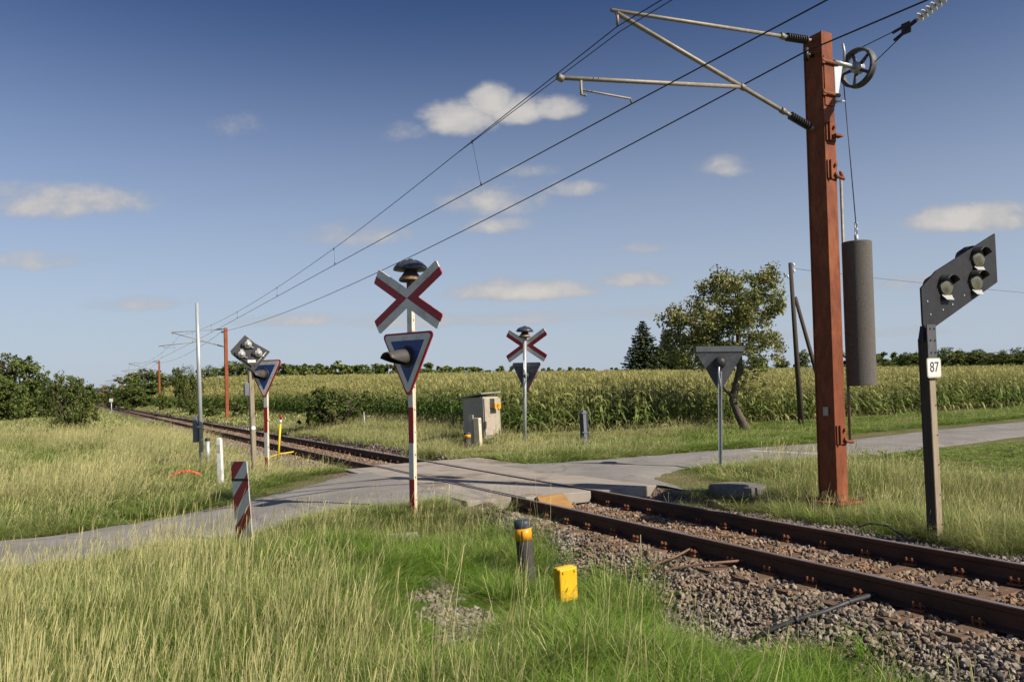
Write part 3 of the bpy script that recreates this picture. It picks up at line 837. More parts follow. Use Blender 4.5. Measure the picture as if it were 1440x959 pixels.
# ------------------------------------------------------------------ marker boards, posts, small furniture
def marker_board(name, label, p, h, w, rz, lean, front=True):
    t = thing(name, label, 'marker board', p, rz, lean)
    mb = MB(); y = 0
    base = .0
    mb.box((0, .008, h / 2), (w, .012, h), 2)
    # diagonal stripes clipped to the board
    def clip(poly, x0, x1, z0, z1):
        def cl(pts, f, inter):
            out = []
            for i in range(len(pts)):
                a, b_ = pts[i], pts[(i + 1) % len(pts)]
                if f(a): out.append(a)
                if f(a) != f(b_): out.append(inter(a, b_))
            return out
        for ax, lim, sg_ in ((0, x0, 1), (0, x1, -1), (1, z0, 1), (1, z1, -1)):
            if not poly: break
            f = lambda q: (q[ax] - lim) * sg_ >= 0
            def it(a, b_):
                tt = (lim - a[ax]) / (b_[ax] - a[ax]); return (a[0] + (b_[0] - a[0]) * tt, a[1] + (b_[1] - a[1]) * tt)
            poly = cl(poly, f, it)
        return poly
    if front:
        st = .205; slope = .95
        for i in range(-4, 12):
            z0 = -.03 + i * st
            q = clip([(-w / 2, z0 - slope * w / 2), (w / 2, z0 + slope * w / 2), (w / 2, z0 + st + slope * w / 2), (-w / 2, z0 + st - slope * w / 2)], -w / 2, w / 2, 0, h)
            if len(q) > 2: mb.prism(q, -.002, .002, 0 if i % 2 == 0 else 1)
        mb.box((0, -.001, h * .775), (w + .01, .008, .035), 3)
        mb.build('striped_panel', [M['white'], M['red'], M['galv'], M['black']], t)
        mb = MB(); mb.box((0, .04, h / 2 - .3), (.06, .05, h)); mb.build('post', M['galv'], t)
    else:
        mb.build('panel', [M['black'], M['black'], M['darkgrey'], M['black']], t)
        mb = MB(); mb.box((-.03, .04, h / 2 - .05), (.075, .05, h + .1)); mb.build('post', M['galv'], t)
        mb = MB(); mb.box((-.03, .07, h * .42), (.16, .012, .035)); mb.box((-.03, .07, h * .93), (.16, .012, .035)); mb.build('clamp', M['galv'], t)
    return t
pb = at(344, 765); kb = pb.y / 1120
marker_board('marker_board', 'red and white diagonally striped marker board in the near roadside grass', pb, (765 - 650) * kb, 29 * kb / .80, R(-35), -.055)
pb = at(823, 630); kb = pb.y / 1120
marker_board('marker_board', 'black back of a narrow marker board in the verge beside the corn', pb, (630 - 577) * kb, .26, R(170), -.02, False)

p = at(311, 688); kb = p.y / 1120
t = thing('marker_post', 'white round-topped wooden marker post beside the left road edge', 'post', p, R(-10), -.02)
mb = MB(); h = (688 - 618) * kb; mb.box((0, 0, h / 2 - .1), (.11, .10, h + .2), 0, top=(.9, .9)); mb.box((0, 0, h + .015), (.095, .085, .03), 0, top=(.6, .6)); mb.build('shaft', M['white'], t, bevel=.01)
mb = MB(); mb.box((0, -.052, h * .82), (.08, .006, .16)); mb.build('reflector_plate', M['plaque'], t)

p = at(284, 662); kb = p.y / 1120
t = thing('steel_pole', 'tall plain galvanised pole with a junction box, left of the track', 'pole', p, 0, -.012)
h = (662 - 426) * kb
mb = MB(); mb.tube([(0, 0, -.2), (0, 0, h * .6), (0, 0, h)], [.06, .056, .046], 14); mb.build('shaft', M['galv'], t)
mb = MB(); mb.box((-.13, 0, 1.15), (.12, .18, .72)); mb.build('junction_box', M['flange'], t, bevel=.015)
mb = MB(); mb.box((-.01, 0, 1.22), (.17, .16, .05)); mb.build('clamp', M['galv'], t)
t = thing('stub_post', 'short grey capped pipe post standing right beside the tall steel pole', 'post', at(291, 660) + Vector((.0, .12, 0)), 0, -.02)
mb = MB(); mb.tube([(0, 0, -.1), (0, 0, .82)], .06, 12); mb.build('shaft', M['galv'], t)
mb = MB(); mb.lathe([(.07, .80), (.07, .86), (.05, .88), (0, .885)], 14); mb.build('cap', M['black'], t)

p = at(262, 676); kb = p.y / 1120
t = thing('red_hoop', 'red plastic hoop arching out of the grass left of the white post', 'hoop', p, R(8))
mb = MB(); w = 23 * kb
mb.tube([(-w, 0, -.1), (-w * .97, 0, .03), (-w * .7, 0, .15), (-w * .3, .0, .215), (w * .2, 0, .215), (w * .7, 0, .15), (w * 1.0, 0, .02), (w, 0, -.1)], .042, 10)
mb.build('pipe', M['redhose'], t)

p = at(391, 648); kb = p.y / 1120
t = thing('marker_stick', 'yellow snow stick with red tip beside the blue triangle sign', 'marker stick', p, 0, .085)
h = (648 - 583) * kb
mb = MB(); mb.tube([(0, 0, -.1), (0, 0, h * .80)], .034, 8); mb.build('shaft', M['yellowstick'], t)
mb = MB(); mb.tube([(0, 0, h * .80), (0, 0, h * .89)], .034, 8); mb.build('white_band', M['white'], t)
mb = MB(); mb.tube([(0, 0, h * .89), (0, 0, h)], .037, 8); mb.build('red_tip', M['red'], t)
a_, b_ = at(358, 656), at(424, 640)
t = thing('yellow_tube', 'thin yellow tube lying on the ballast behind the triangle sign', 'tube', a_, 0)
mb = MB(); q = b_ - a_; mb.tube([(0, 0, .12), q * .5 + Vector((0, 0, .22)), q + Vector((0, 0, .15))], .022, 8); mb.build('pipe', M['yellowstick'], t)

def bollard(label, p, h, r, lean):
    t = thing('bollard', label, 'bollard', p, R(20), lean)
    mb = MB(); mb.tube([(0, 0, -.2), (0, 0, h * .70)], r, 20, cap=False); mb.build('shaft', M['bollard'], t)
    mb = MB(); mb.tube([(0, 0, h * .70), (0, 0, h * .88)], r * 1.04, 20)
    mb.build('reflective_band', M['orange_band'], t)
    mb = MB()
    for a in (-2.05, -.35, -.12):
        mb.box((r * 1.045 * math.cos(a), r * 1.045 * math.sin(a), h * .79), (.008, .008, h * .12))
    mb.box((r * 1.045 * math.cos(-.24), r * 1.045 * math.sin(-.24), h * .79), (.008, .03, h * .03))
    mb.build('band_mark', M['black'], t)
    mb = MB(); mb.lathe([(r * 1.02, h * .88), (r * 1.06, h * .90), (r * 1.05, h * .97), (r * .9, h), (0, h * 1.005)], 20); mb.build('cap', M['bollard_cap'], t)
    return t
p = at(743, 824); kb = p.y / 1120
bollard('dark bollard with yellow band in the near grass by the yellow box', p, (824 - 732) * kb, 11.5 * kb, -.07)
p = at(658, 634); kb = p.y / 1120
bollard('dark bollard with yellow band in front of the trackside cabinet', p, (634 - 608) * kb, 4.6 * kb, 0)

p = at(795, 862); kb = p.y / 1120
t = thing('cable_box', 'yellow enamel cable box on a short stake in green grass', 'cable box', p, R(38), -.01)
h0 = .13; hb = (838 - 791) * kb
mb = MB(); mb.box((0, .0, h0 + hb / 2), (.225, .075, hb), 0); mb.build('body', M['yellow'], t, bevel=.016)
mb = MB(); mb.box((0, -.055, h0 + hb / 2 - .004), (.23, .04, hb - .004), 0); mb.build('lid', M['yellow'], t, bevel=.018)
mb = MB(); mb.tube([(.075, -.078, h0 + hb * .88), (.075, -.088, h0 + hb * .88)], .012, 8); mb.tube([(-.075, -.078, h0 + hb * .88), (-.075, -.088, h0 + hb * .88)], .012, 8); mb.build('lid_screw', M['yellow'], t)
mb = MB(); mb.box((.04, .035, .06), (.05, .03, .5)); mb.build('stake', M['galv'], t)

# round concrete lid and flat slab
p = at(1037, 695); kb = p.y / 1120
t = thing('chamber_cover', 'round grey concrete chamber lid in grass near the rust mast', 'chamber lid', p)
r = 39 * kb
mb = MB(); mb.lathe([(r * .97, .0), (r, .04), (r, .13), (r * .985, .15), (r * .3, .165), (0, .165)], 28, smooth=False); mb.lathe([(r * .9, -.25), (r * .9, .0), (r * .97, .0)], 28, smooth=False)
mb.build('slab', M['concrete_dark'], t)
p = at(566, 772); kb = p.y / 1120
t = thing('concrete_slab', 'flat concrete slab half buried in tall green grass', 'slab', p, R(12))
mb = MB(); mb.box((0, 0, .16), (.46, .34, .09)); mb.build('slab', M['concrete'], t, bevel=.012)

# trackside cabinet
p = at(677, 624); kb = p.y / 1120; p = p + Vector((0, .75, 0))
t = thing('trackside_cabinet', 'weathered grey cabinet with slanting roof and yellow 87 plate beside the corn', 'cabinet', p, R(-33), -.015)
hc = (622 - 557) * kb; cw = .84; cd = .92
mb = MB(); mb.box((0, 0, hc / 2), (cw, cd, hc), 0); mb.build('body', M['hut_side'], t, bevel=.01)
mb = MB(); mb.box((cw / 2 + .02, .0, hc * .56), (.04, cd * .9, hc * .80)); mb.build('door', M['hut'], t, bevel=.004)
mb = MB(); mb.box((cw / 2 + .015, 0, hc * .05), (.05, cd * .94, .15)); mb.build('base_board', M['galv'], t, bevel=.004)
for yy in (-1, 1):
    mb = MB(); mb.box((cw / 2 + .032, yy * cd * .46, hc * .55), (.03, .05, hc * .84)); mb.build('door_frame', M['hut'], t)
mb = MB()
rz0, rz1 = hc + .02, hc + .10
x0, x1, yy = -cw / 2 - .16, cw / 2 + .02, cd / 2 + .12
mb.add([(x0, -yy, rz0 - .06), (x1, -yy, rz1), (x1, yy, rz1 + .02), (x0, yy, rz0 - .04), (x0, -yy, rz0 - .02), (x1, -yy, rz1 + .045), (x1, yy, rz1 + .065), (x0, yy, rz0)],
       [(3, 2, 1, 0), (4, 5, 6, 7), (0, 1, 5, 4), (1, 2, 6, 5), (2, 3, 7, 6), (3, 0, 4, 7)])
mb.build('roof', M['hut_roof'], t)
mb = MB(); mb.box((cw / 2 + .13, .05, hc * .86), (.20, .36, .30)); hood = mb.build('vent_hood', M['hut'], t)
XR = Matrix.Rotation(R(90), 4, 'Z') @ FACE
mb = MB(); mb.box((cw / 2 + .236, .05, hc * .79), (.01, .36, .17)); pl = mb.build('number_plate', M['orange_band'], hood)
text_mesh('lettering', '87', .16, M['ink'], pl, Matrix.Translation((cw / 2 + .2425, .05, hc * .79)) @ XR, bold=.003)
mb = MB()
for zz in (.2, .75): mb.box((cw / 2 + .05, .36, hc * zz), (.03, .05, .14))
mb.build('hinge', M['black'], t)

p = at(673, 628); kb = p.y / 1120
t = thing('concrete_post', 'cream concrete post standing in front of the trackside cabinet', 'post', p, R(-30), -.03)
h = (628 - 588) * kb
mb = MB(); mb.box((0, 0, h / 2 - .1), (.21, .16, h + .2), 0); mb.build('shaft', M['cream'], t, bevel=.012)
mb = MB(); mb.box((.106, -.0, h - .12), (.004, .03, .12)); mb.build('slot', M['black'], t)
p = at(663, 628)
t = thing('dark_plank', 'short dark board standing between the cabinet and the cream post', 'board', p, R(-30), -.02)
mb = MB(); mb.box((0, .05, .45), (.16, .05, 1.1)); mb.build('board', M['hut_side'], t)

p = at(513, 606); kb = p.y / 1120
t = thing('thin_stake', 'thin pale stake with a crossbar in front of the corn edge', 'stake', p, 0, -.03)
mb = MB(); mb.tube([(0, 0, -.1), (0, 0, .85)], .022, 6); mb.tube([(-.02, 0, .62), (.25, 0, .65)], .012, 6); mb.build('shaft', M['galv'], t)

# far kilometre sign left of the track
p = at(157, 590); kb = p.y / 1120
t = thing('kilometre_sign', 'small white sign on a thin post far along the left side of the track', 'sign', p)
h = (590 - 562) * kb
mb = MB(); mb.tube([(0, 0, -.1), (0, 0, h)], .04, 8); mb.build('post', M['galv'], t)
mb = MB(); mb.box((0, -.05, h - .05), (5 * kb, .03, 4.8 * kb)); mb.build('plate', M['white'], t)

# cables and rods on the ballast
def on(px, py, lift): 
    q = at(px, py); return q + Vector((0, 0, lift))
pts = [on(1058, 905, .03), on(1085, 893, .05), on(1120, 880, .05), on(1160, 868, .045), on(1195, 856, .06), on(1222, 849, .07), on(1243, 843, .06)]
mb = MB(); mb.tube(pts, .021, 10)
mb.tube([p_ + Vector((.01, .03, -.012 + .004 * i)) for i, p_ in enumerate(pts)], .012, 8)
for i in (2, 4): mb.tube([pts[i] - Vector((.015, 0, 0)), pts[i] + Vector((.015, 0, .002))], .027, 8)
o = mb.build('black_cable', M['cable']); tag(o, 'thick black cable running over the ballast to the near rail', 'cable')
mb = MB(); mb.tube([on(908, 812, .02), on(925, 802, .06), on(950, 793, .08), on(975, 782, .10)], .014, 8)
o = mb.build('rusty_rod', M['rod']); tag(o, 'bent rusty rod on the ballast, the one pointing steeply to the rail', 'rod')
mb = MB(); mb.tube([on(924, 817, .02), on(945, 806, .05), on(985, 803, .07), on(1046, 801, .10)], .014, 8)
o = mb.build('rusty_rod', M['rod']); tag(o, 'bent rusty rod on the ballast, the long one lying along a sleeper end', 'rod')
p = at(902, 816)
mb = MB(); mb.tube([(0, 0, -.05), (.004, 0, .5)], .0055, 6)
o = mb.build('dry_stalk', M['wood_post']); o.location = p; tag(o, 'single dry stalk standing upright in the ballast', 'stalk')
pts = [on(1207, 752, .1), on(1225, 753, .16), on(1250, 757, .15), on(1275, 765, .06)]
mb = MB(); mb.tube(pts, .014, 8); o = mb.build('black_hose', M['cable']); tag(o, 'thin black hose in the grass behind the far rail', 'hose')

# ------------------------------------------------------------------ telegraph pole
p = at(1127, 600); kb = p.y / 1120
t = thing('telegraph_pole', 'leaning dark wooden pole with a diagonal brace beside the roadside tree', 'utility pole', p, 0, -.034)
h = (600 - 369) * kb
mb = MB(); mb.tube([(0, 0, -.3), (0, 0, h)], [.115, .075], 12); mb.build('pole', M['wood_dark'], t)
mb = MB(); mb.tube([(1.15, -.2, -.3), (.10, 0, h * .79)], [.09, .07], 10); mb.build('brace', M['wood_dark'], t)
for k, q in enumerate(((.13, h - .10), (.13, h - .35), (-.13, h - .55))):
    mb = MB(); mb.tube([(0, 0, q[1] - .06), (q[0], 0, q[1] - .06), (q[0], 0, q[1])], .012, 6, 0); mb.lathe([(.03, q[1] - .03), (.045, q[1] + .01), (.035, q[1] + .07), (0, q[1] + .09)], 10, 1, Matrix.Translation((q[0], 0, 0)))
    mb.build('insulator', [M['galv'], M['porcelain']], t)
TP = p + Vector((0, 0, h - .25))
mb = MB()
e = Vector((TP.x + 60, TP.y + 18, TP.z - .6))
mb.tube([TP.lerp(e, i / 16) + Vector((0, 0, -1.2 * 4 * (i / 16) * (1 - i / 16))) for i in range(17)], .008, 5)
o = mb.build('overhead_cable', M['wire_far']); tag(o, 'thin overhead cable running right from the leaning wooden pole', 'cable')

# ------------------------------------------------------------------ overhead line masts
MS = [8.3, 64, 121, 180, 232, 288, 345, 402]
MD = 10.0
CW_D = 6.42          # contact wire offset at the masts
def insulator(mb, a, b, m_rib, m_end, r=.055, n=9):
    a = Vector(a); b = Vector(b); L = (b - a).length; u = (b - a) / L
    mb.tube([a, b], .022, 8, m_end)
    pts = []; rs = []
    k = n * 4
    for i in range(k + 1):
        tt = .16 + .68 * i / k
        pts.append(a + u * L * tt); rs.append(r * (1.0 if i % 4 in (1, 2) else .55))
    mb.tube(pts, rs, 14, m_rib, smooth=False)
    mb.tube([a + u * L * .02, a + u * L * .16], .03, 8, m_end); mb.tube([a + u * L * .84, a + u * L * .98], .03, 8, m_end)

def make_mast(detail, label):
    # local x across (towards +N), y along the track, origin at the foot; the track lies at -x
    t = thing('catenary_mast', label, 'catenary mast', (0, 0, 0), PSI, 0, 'catenary masts along the track')
    X0, H = 0.0, 7.08
    a, b_ = (.118, .172)
    rust = M['rust'] if detail else M['rust_far']
    mb = MB()
    mb.box((0, 0, H / 2), (2 * a - .02, 2 * b_ - .05, H - .02), 0)
    # flanges of the welded section
    for sy in (-1, 1): mb.box((0, sy * (b_ - .012), H / 2), (2 * a, .024, H - .018), 0)
    mb.build('post', rust, t, bevel=.004)
    tube = M['tube']; f = -a
    c = MB()
    top_m, top_e = Vector((f - .02, 0, 6.98)), Vector((-3.87, 0, 6.68))
    u = (top_e - top_m).normalized()
    dg_m, dg_e = Vector((f - .02, 0, 5.62)), Vector((-3.78, 0, 6.66))
    v = (dg_e - dg_m).normalized()
    c.tube([top_m + u * .62, top_e], .026, 10, 0)
    c.tube([dg_m + v * .66, dg_e], .032, 10, 0)
    rg0 = dg_m + v * 1.52; rg1 = Vector((-4.70, 0, 5.66))
    c.tube([rg0, rg1], .028, 10, 0)
    c.tube([rg1 + Vector((.33, 0, .05)), rg1 + Vector((.33, 0, -.16)), rg1 + Vector((.40, 0, -.16))], .018, 8, 0)
    c.tube([rg1 + Vector((.33, 0, -.10)), (-3.60, 0, 5.565), (-3.58, 0, 5.50)], .014, 8, 0)
    for q in (rg0, rg1 + Vector((.02, 0, 0)), top_m + u * .62, dg_m + v * .68): c.tube([q - v * .04, q + v * .04], .045, 8, 0)
    c.tube([top_e + Vector((.1, 0, 0)), top_e + Vector((.1, 0, -.18))], .02, 8, 0)
    c.build('cantilever', tube, t)
    for (p0, d) in ((top_m, u), (dg_m, v)):
        i_ = MB(); insulator(i_, p0, p0 + d * .64, 0, 1, .062, 9 if detail else 5); i_.build('insulator', [M['rubber'], M['tube']], t)
    # return wire bracket
    i_ = MB(); i_.tube([(f, 0, 6.75), (f - .14, 0, 6.75)], .03, 8, 0); i_.tube([(f - .14, 0, 6.66), (f - .14, 0, 6.84)], .04, 8, 0); i_.build('wire_clamp', M['rubber'], t)
    # foot: base plate on bolts
    fo = MB(); fo.box((0, 0, .0), (.62, .70, .03)); fo.build('base_plate', rust, t, bevel=.004)
    bo = MB()
    for sx in (-1, 1):
        for sy in (-1, 1):
            bo.tube([(sx * .25, sy * .29, -.25), (sx * .25, sy * .29, .13)], .022, 8); bo.tube([(sx * .25, sy * .29, .015), (sx * .25, sy * .29, .06)], .042, 6, smooth=False); bo.tube([(sx * .25, sy * .29, -.07), (sx * .25, sy * .29, -.02)], .042, 6, smooth=False)
    bo.build('anchor_bolts', M['clip'] if not detail else M['rail_side'], t)
    fd = MB(); fd.box((0, 0, -.36), (.8, .9, .3)); fd.build('foundation', M['concrete'], t)
    return t

def mast_spot(s):
    p = W(s, MD); return Vector((p.x, p.y, -.02))
m0 = make_mast(True, 'tall rust red catenary mast close by, with a spoked tension wheel and hanging weight')
m0.location = mast_spot(MS[0])
# extras of the near mast: tension wheel, brackets, guide rod, plaque
a, b_ = .118, .172
mb = MB(); mb.box((0.01, -b_ - .006, 6.32), (.21, .02, .75), 0)
for z in (6.60, 6.12): mb.tube([(-.16, -b_ - .03, z), (.2, -b_ - .03, z)], .03, 8, 1); mb.box((-.14, -b_ - .02, z), (.06, .06, .09), 0)
mb.build('wheel_bracket_plate', [M['rust'], M['clip']], m0, bevel=.003)
mb = MB()
mb.add([(.12, -b_ - .02, 6.66), (.30, -b_ - .04, 6.66), (.14, -b_ - .03, 5.98), (.12, -b_ - .02, 6.0)], [(0, 1, 2, 3)])
mb.add([(.12, -b_ + .01, 6.66), (.30, -b_ - .01, 6.66), (.14, -b_ + .0, 5.98), (.12, -b_ + .01, 6.0)], [(3, 2, 1, 0)])
mb.tube([(.1, -b_ - .03, 6.62), (.72, -b_ - .03, 6.62)], .035, 10)
mb.tube([(.30, -b_ - .05, 6.64), (.31, -b_ - .06, 6.80), (.28, -b_ - .06, 6.92)], .018, 8)
mb.tube([(.10, -b_ - .03, 6.02), (.28, -b_ - .05, 6.04)], .018, 8)
mb.build('wheel_arm', M['galv'], m0)
WX, WY, WZ = .64, -b_ - .03, 6.62
XW = Matrix.Translation((WX, WY, WZ)) @ Matrix.Rotation(R(90), 4, 'Y')
mb = MB(); rw = .30
mb.lathe([(rw - .045, -.05), (rw, -.055), (rw - .02, -.03), (rw - .025, 0), (rw - .02, .03), (rw, .055), (rw - .045, .05), (rw - .045, -.05)], 32, 0, XW)
mb.lathe([(0, -.07), (.085, -.065), (.085, .065), (0, .07)], 20, 1, XW)
for k in range(5):
    q = k * 2 * math.pi / 5 + .3
    mb.tube([XW @ Vector((.07 * math.cos(q), .07 * math.sin(q), 0)), XW @ Vector(((rw - .03) * math.cos(q), (rw - .03) * math.sin(q), 0))], [.032, .02], 8, 0)
wh = mb.build('tension_wheel', [M['darkgrey'], M['galv']], m0)
for z in (5.55, 4.98, 1.00):
    mb = MB(); mb.box((.0, -b_ - .012, z), (.20, .024, .28), 0); mb.box((-.05, -b_ - .03, z), (.03, .05, .28), 0)
    for dz in (-.07, .07): mb.tube([(.05, -b_ - .02, z + dz), (.05, -b_ - .06, z + dz)], .026, 6, 1, smooth=False)
    if z != 5.55: mb.tube([(.05, -b_ - .04, z - .10), (.24, -b_ - .02, z - .12), (.33, -b_ + .10, z - (.12 if z < 2 else -.02))], .026, 8, 0)
    else: mb.box((.07, -b_ - .07, z - .07), (.16, .1, .035), 0)
    mb.build('clamp_bracket', [M['rust'], M['clip']], m0, bevel=.003)
mb = MB(); mb.tube([(.33, -b_ + .10, .85), (.33, -b_ + .10, 5.02)], .022, 8); mb.build('guide_rod', M['tube'], m0)
mb = MB(); mb.box((-a - .006, -.02, 1.35), (.012, .09, .13)); mb.build('plaque', M['plaque'], m0)

m1 = make_mast(False, 'rust catenary mast second along the track, behind the grey diamond signal board')
m1.location = mast_spot(MS[1])
labs = ['slim rust catenary mast in front of the pale corn slope, left of the steel pole', 'rust catenary mast against the mid green round tree crown', 'rust catenary mast at the left end of the round tree crown',
        'distant catenary mast first against open sky past the trees', 'distant tiny catenary mast, second against open sky', 'farthest tiny catenary mast near the vanishing end of the track']
for s_, lb in zip(MS[2:], labs):
    c = copy_tree(m1); c.location = mast_spot(s_); c['label'] = lb

# counterweight
p = m0.location
cwp = p + Vector((N[0] * (WX - .17) + T[0] * (WY + .30 * 0), N[1] * (WX - .17) + T[1] * WY, 0)) 
t = thing('counterweight', 'dark cylindrical concrete counterweight hanging beside the near rust mast', 'counterweight', cwp, PSI)
mb = MB(); r = .215; z0, z1 = 1.72, 3.90
n = 9
prof = [(0, z0), (r, z0)]
for i in range(n):
    za = z0 + (z1 - z0) * i / n; zb_ = z0 + (z1 - z0) * (i + 1) / n
    prof += [(r, za + .004), (r, zb_ - .004)]
prof += [(r, z1), (r * .95, z1 + .012), (0, z1 + .012)]
mb.lathe(prof, 32); mb.build('weight_stack', M['weight'], t)
mb = MB(); mb.tube([(0, 0, z1), (0, 0, z1 + .12)], .03, 8); 
for k in range(4): mb.lathe([(.022, -.012), (.034, 0), (.022, .012), (.022, -.012)], 10, 0, Matrix.Translation((0, 0, z1 + .14 + k * .05)) @ Matrix.Rotation(R(90), 4, 'X') @ Matrix.Rotation(R(90 * (k % 2)), 4, 'Y') )
mb.build('shackle', M['galv'], t)
mb = MB(); mb.tube([(0, 0, z1 + .3), (.17, .27, WZ - .02)], .008, 6); mb.build('hanging_wire', M['wire'], t)

# tension wires with insulators running on from the wheel towards and past the camera
hub = m0.matrix_world.to_3x3()
def ML(x, y, z): return m0.location + Matrix.Rotation(PSI, 3, 'Z') @ Vector((x, y, z))
# (the near mast's base frame: x across, y along)
wr = thing('tension_wire', 'anchor wire with a white disc insulator string running from the spoked wheel to upper right', 'wire', ML(WX, WY, WZ), PSI)
mb = MB()
yoke = Vector((.05, -.80, .30))
for dz, dy in ((.285, -.0), (-.02, -.30)):
    mb.tube([(.0, dy, dz), yoke + Vector((0, 0, .04 if dz > 0 else -.05))], .007, 6)
end = Vector((.5, -9.0, 3.1))
u = (end - yoke).normalized()
mb.tube([yoke + u * .95, end], .010, 6)
mb.build('wire', M['wire'], wr)
mb = MB(); mb.box((0, 0, 0), (.03, .14, .16), 0, Matrix.Translation(yoke)); mb.tube([yoke, yoke + u * .16], .03, 8); mb.tube([yoke + Vector((0, .05, .04)), yoke + Vector((0, .22, .02))], .022, 6); mb.tube([yoke + Vector((0, .05, -.05)), yoke + Vector((0, .2, -.1))], .022, 6)
mb.build('yoke', M['black'], wr)
mb = MB()
e0 = yoke + u * .86
mb.tube([e0 - u * .06, e0 + u * .12], .028, 8); mb.tube([e0 + u * .12, e0 + u * .28 , e0 + u * .30 + Vector((0, 0, -.24)), e0 + u * .42 + Vector((0, 0, -.20))], .035, 6)
mb.build('wire_clamp', M['black'], wr)
mb = MB(); n = 8
q0 = yoke + u * .18
rot = u.to_track_quat('Z', 'Y').to_matrix().to_4x4()
for i in range(n):
    X = Matrix.Translation(q0 + u * (.04 + i * .072)) @ rot
    rr = .075 if i < n - 1 else .11
    mb.lathe([(.02, -.03), (.05, -.02), (rr, 0), (rr * .95, .012), (.03, .02), (.02, .04)], 18, 0, X)
mb.tube([q0, q0 + u * .66], .024, 8, 1)
mb.build('insulator', [M['porcelain'], M['black']], wr)

# running wires
def run_wire(name, label, d_, z_, sag, r, mate, s_list, dmid=None):
    mb = MB(); pts = []
    for i in range(len(s_list) - 1):
        n = 26
        for k in range(n + (1 if i == len(s_list) - 2 else 0)):
            tt = k / n; s_ = s_list[i] + (s_list[i + 1] - s_list[i]) * tt
            dd = d_ if not callable(d_) else d_(s_)
            pts.append(W(s_, dd, z_ - sag * 4 * tt * (1 - tt)))
    mb.tube(pts, r, 6, cap=False)
    o = mb.build(name, mate); tag(o, label, 'wire'); return o
SL = [-47] + MS + [460]
stag = lambda s_: CW_D + .35 * (1 - math.cos((s_ - 8.3) / 56 * math.pi)) / 2
cwire = run_wire('contact_wire', 'contact wire under the cantilever arm, middle of the three overhead lines', stag, 5.48, .03, .0085, M['wire'], SL)
def dmess(s_): return stag(s_) - .20 * math.exp(-((s_ - 8.3) / 9) ** 2)
SAG = .72
mwire = run_wire('messenger_wire', 'upper messenger wire hung from the arm tip, with droppers to the contact wire', dmess, 6.46, SAG, .007, M['wire'], SL)
for i in range(len(SL) - 1):
    if SL[i] > 200: break
    for tt in (.08, .25, .39, .55, .71, .87):
        s_ = SL[i] + (SL[i + 1] - SL[i]) * tt
        mb = MB(); zt_ = 6.46 - SAG * 4 * tt * (1 - tt)
        pa = W(s_, dmess(s_), zt_); pb = W(s_, stag(s_), 5.47)
        mb.tube([pa, pb], .0035, 5); mb.tube([pa + Vector((0, 0, .02)), pa - Vector((0, 0, .04))], .014, 6); mb.tube([pb + Vector((0, 0, .05)), pb - Vector((0, 0, .01))], .014, 6)
        mb.build('dropper', M['wire'], mwire)
run_wire('return_wire', 'thick return wire fixed to the masts, lowest of the three overhead lines', MD - .165 - .14, 6.75, .62, .012, M['wire'], SL)
def mess_z(s_):
    for a, b in zip(SL[:-1], SL[1:]):
        if a <= s_ <= b:
            tt = (s_ - a) / (b - a); return 6.46 - SAG * 4 * tt * (1 - tt)
mb = MB(); mb.tube([W(q, dmess(q) + (.05 if i_ == 1 else 0), mess_z(q) + (-.05 if i_ == 1 else 0)) for i_, q in enumerate((1.0, 8.3, 13.5))], .006, 6)
o = mb.build('auxiliary_wire', M['wire']); tag(o, 'short stitch wire beside the messenger wire at the near arm tip', 'wire')

# ------------------------------------------------------------------ instanced vegetation and stones
def detached(name): 
    return bpy.data.collections.new(name)

def strip_mesh(name, strips, material):
    # strips: list of (points[], widths[], side vector, (r,g) colour or per-point list)
    vs = []; fs = []; cols = []
    for pts, ws, side, c in strips:
        o = len(vs); n = len(pts)
        for i in range(n):
            p = pts[i]; w = ws[i]
            cc = c[i] if isinstance(c, list) else c
            if w <= 0:
                vs.append(tuple(p)); cols.append(cc)
            else:
                vs.append(tuple(p - side * w)); vs.append(tuple(p + side * w)); cols += [cc, cc]
        k = o
        for i in range(n - 1):
            if ws[i + 1] <= 0: fs.append((k, k + 1, k + 2)); k += 2
            else: fs.append((k, k + 1, k + 3, k + 2)); k += 2
    me = bpy.data.meshes.new(name); me.from_pydata(vs, [], fs); me.materials.append(material)
    ca = me.color_attributes.new('Col', 'FLOAT_COLOR', 'POINT')
    ca.data.foreach_set('color', np.array([(c[0], c[1], 0, 1) for c in cols], np.float32).ravel())
    me.polygons.foreach_set('use_smooth', [True] * len(fs))
    me.update()
    return me

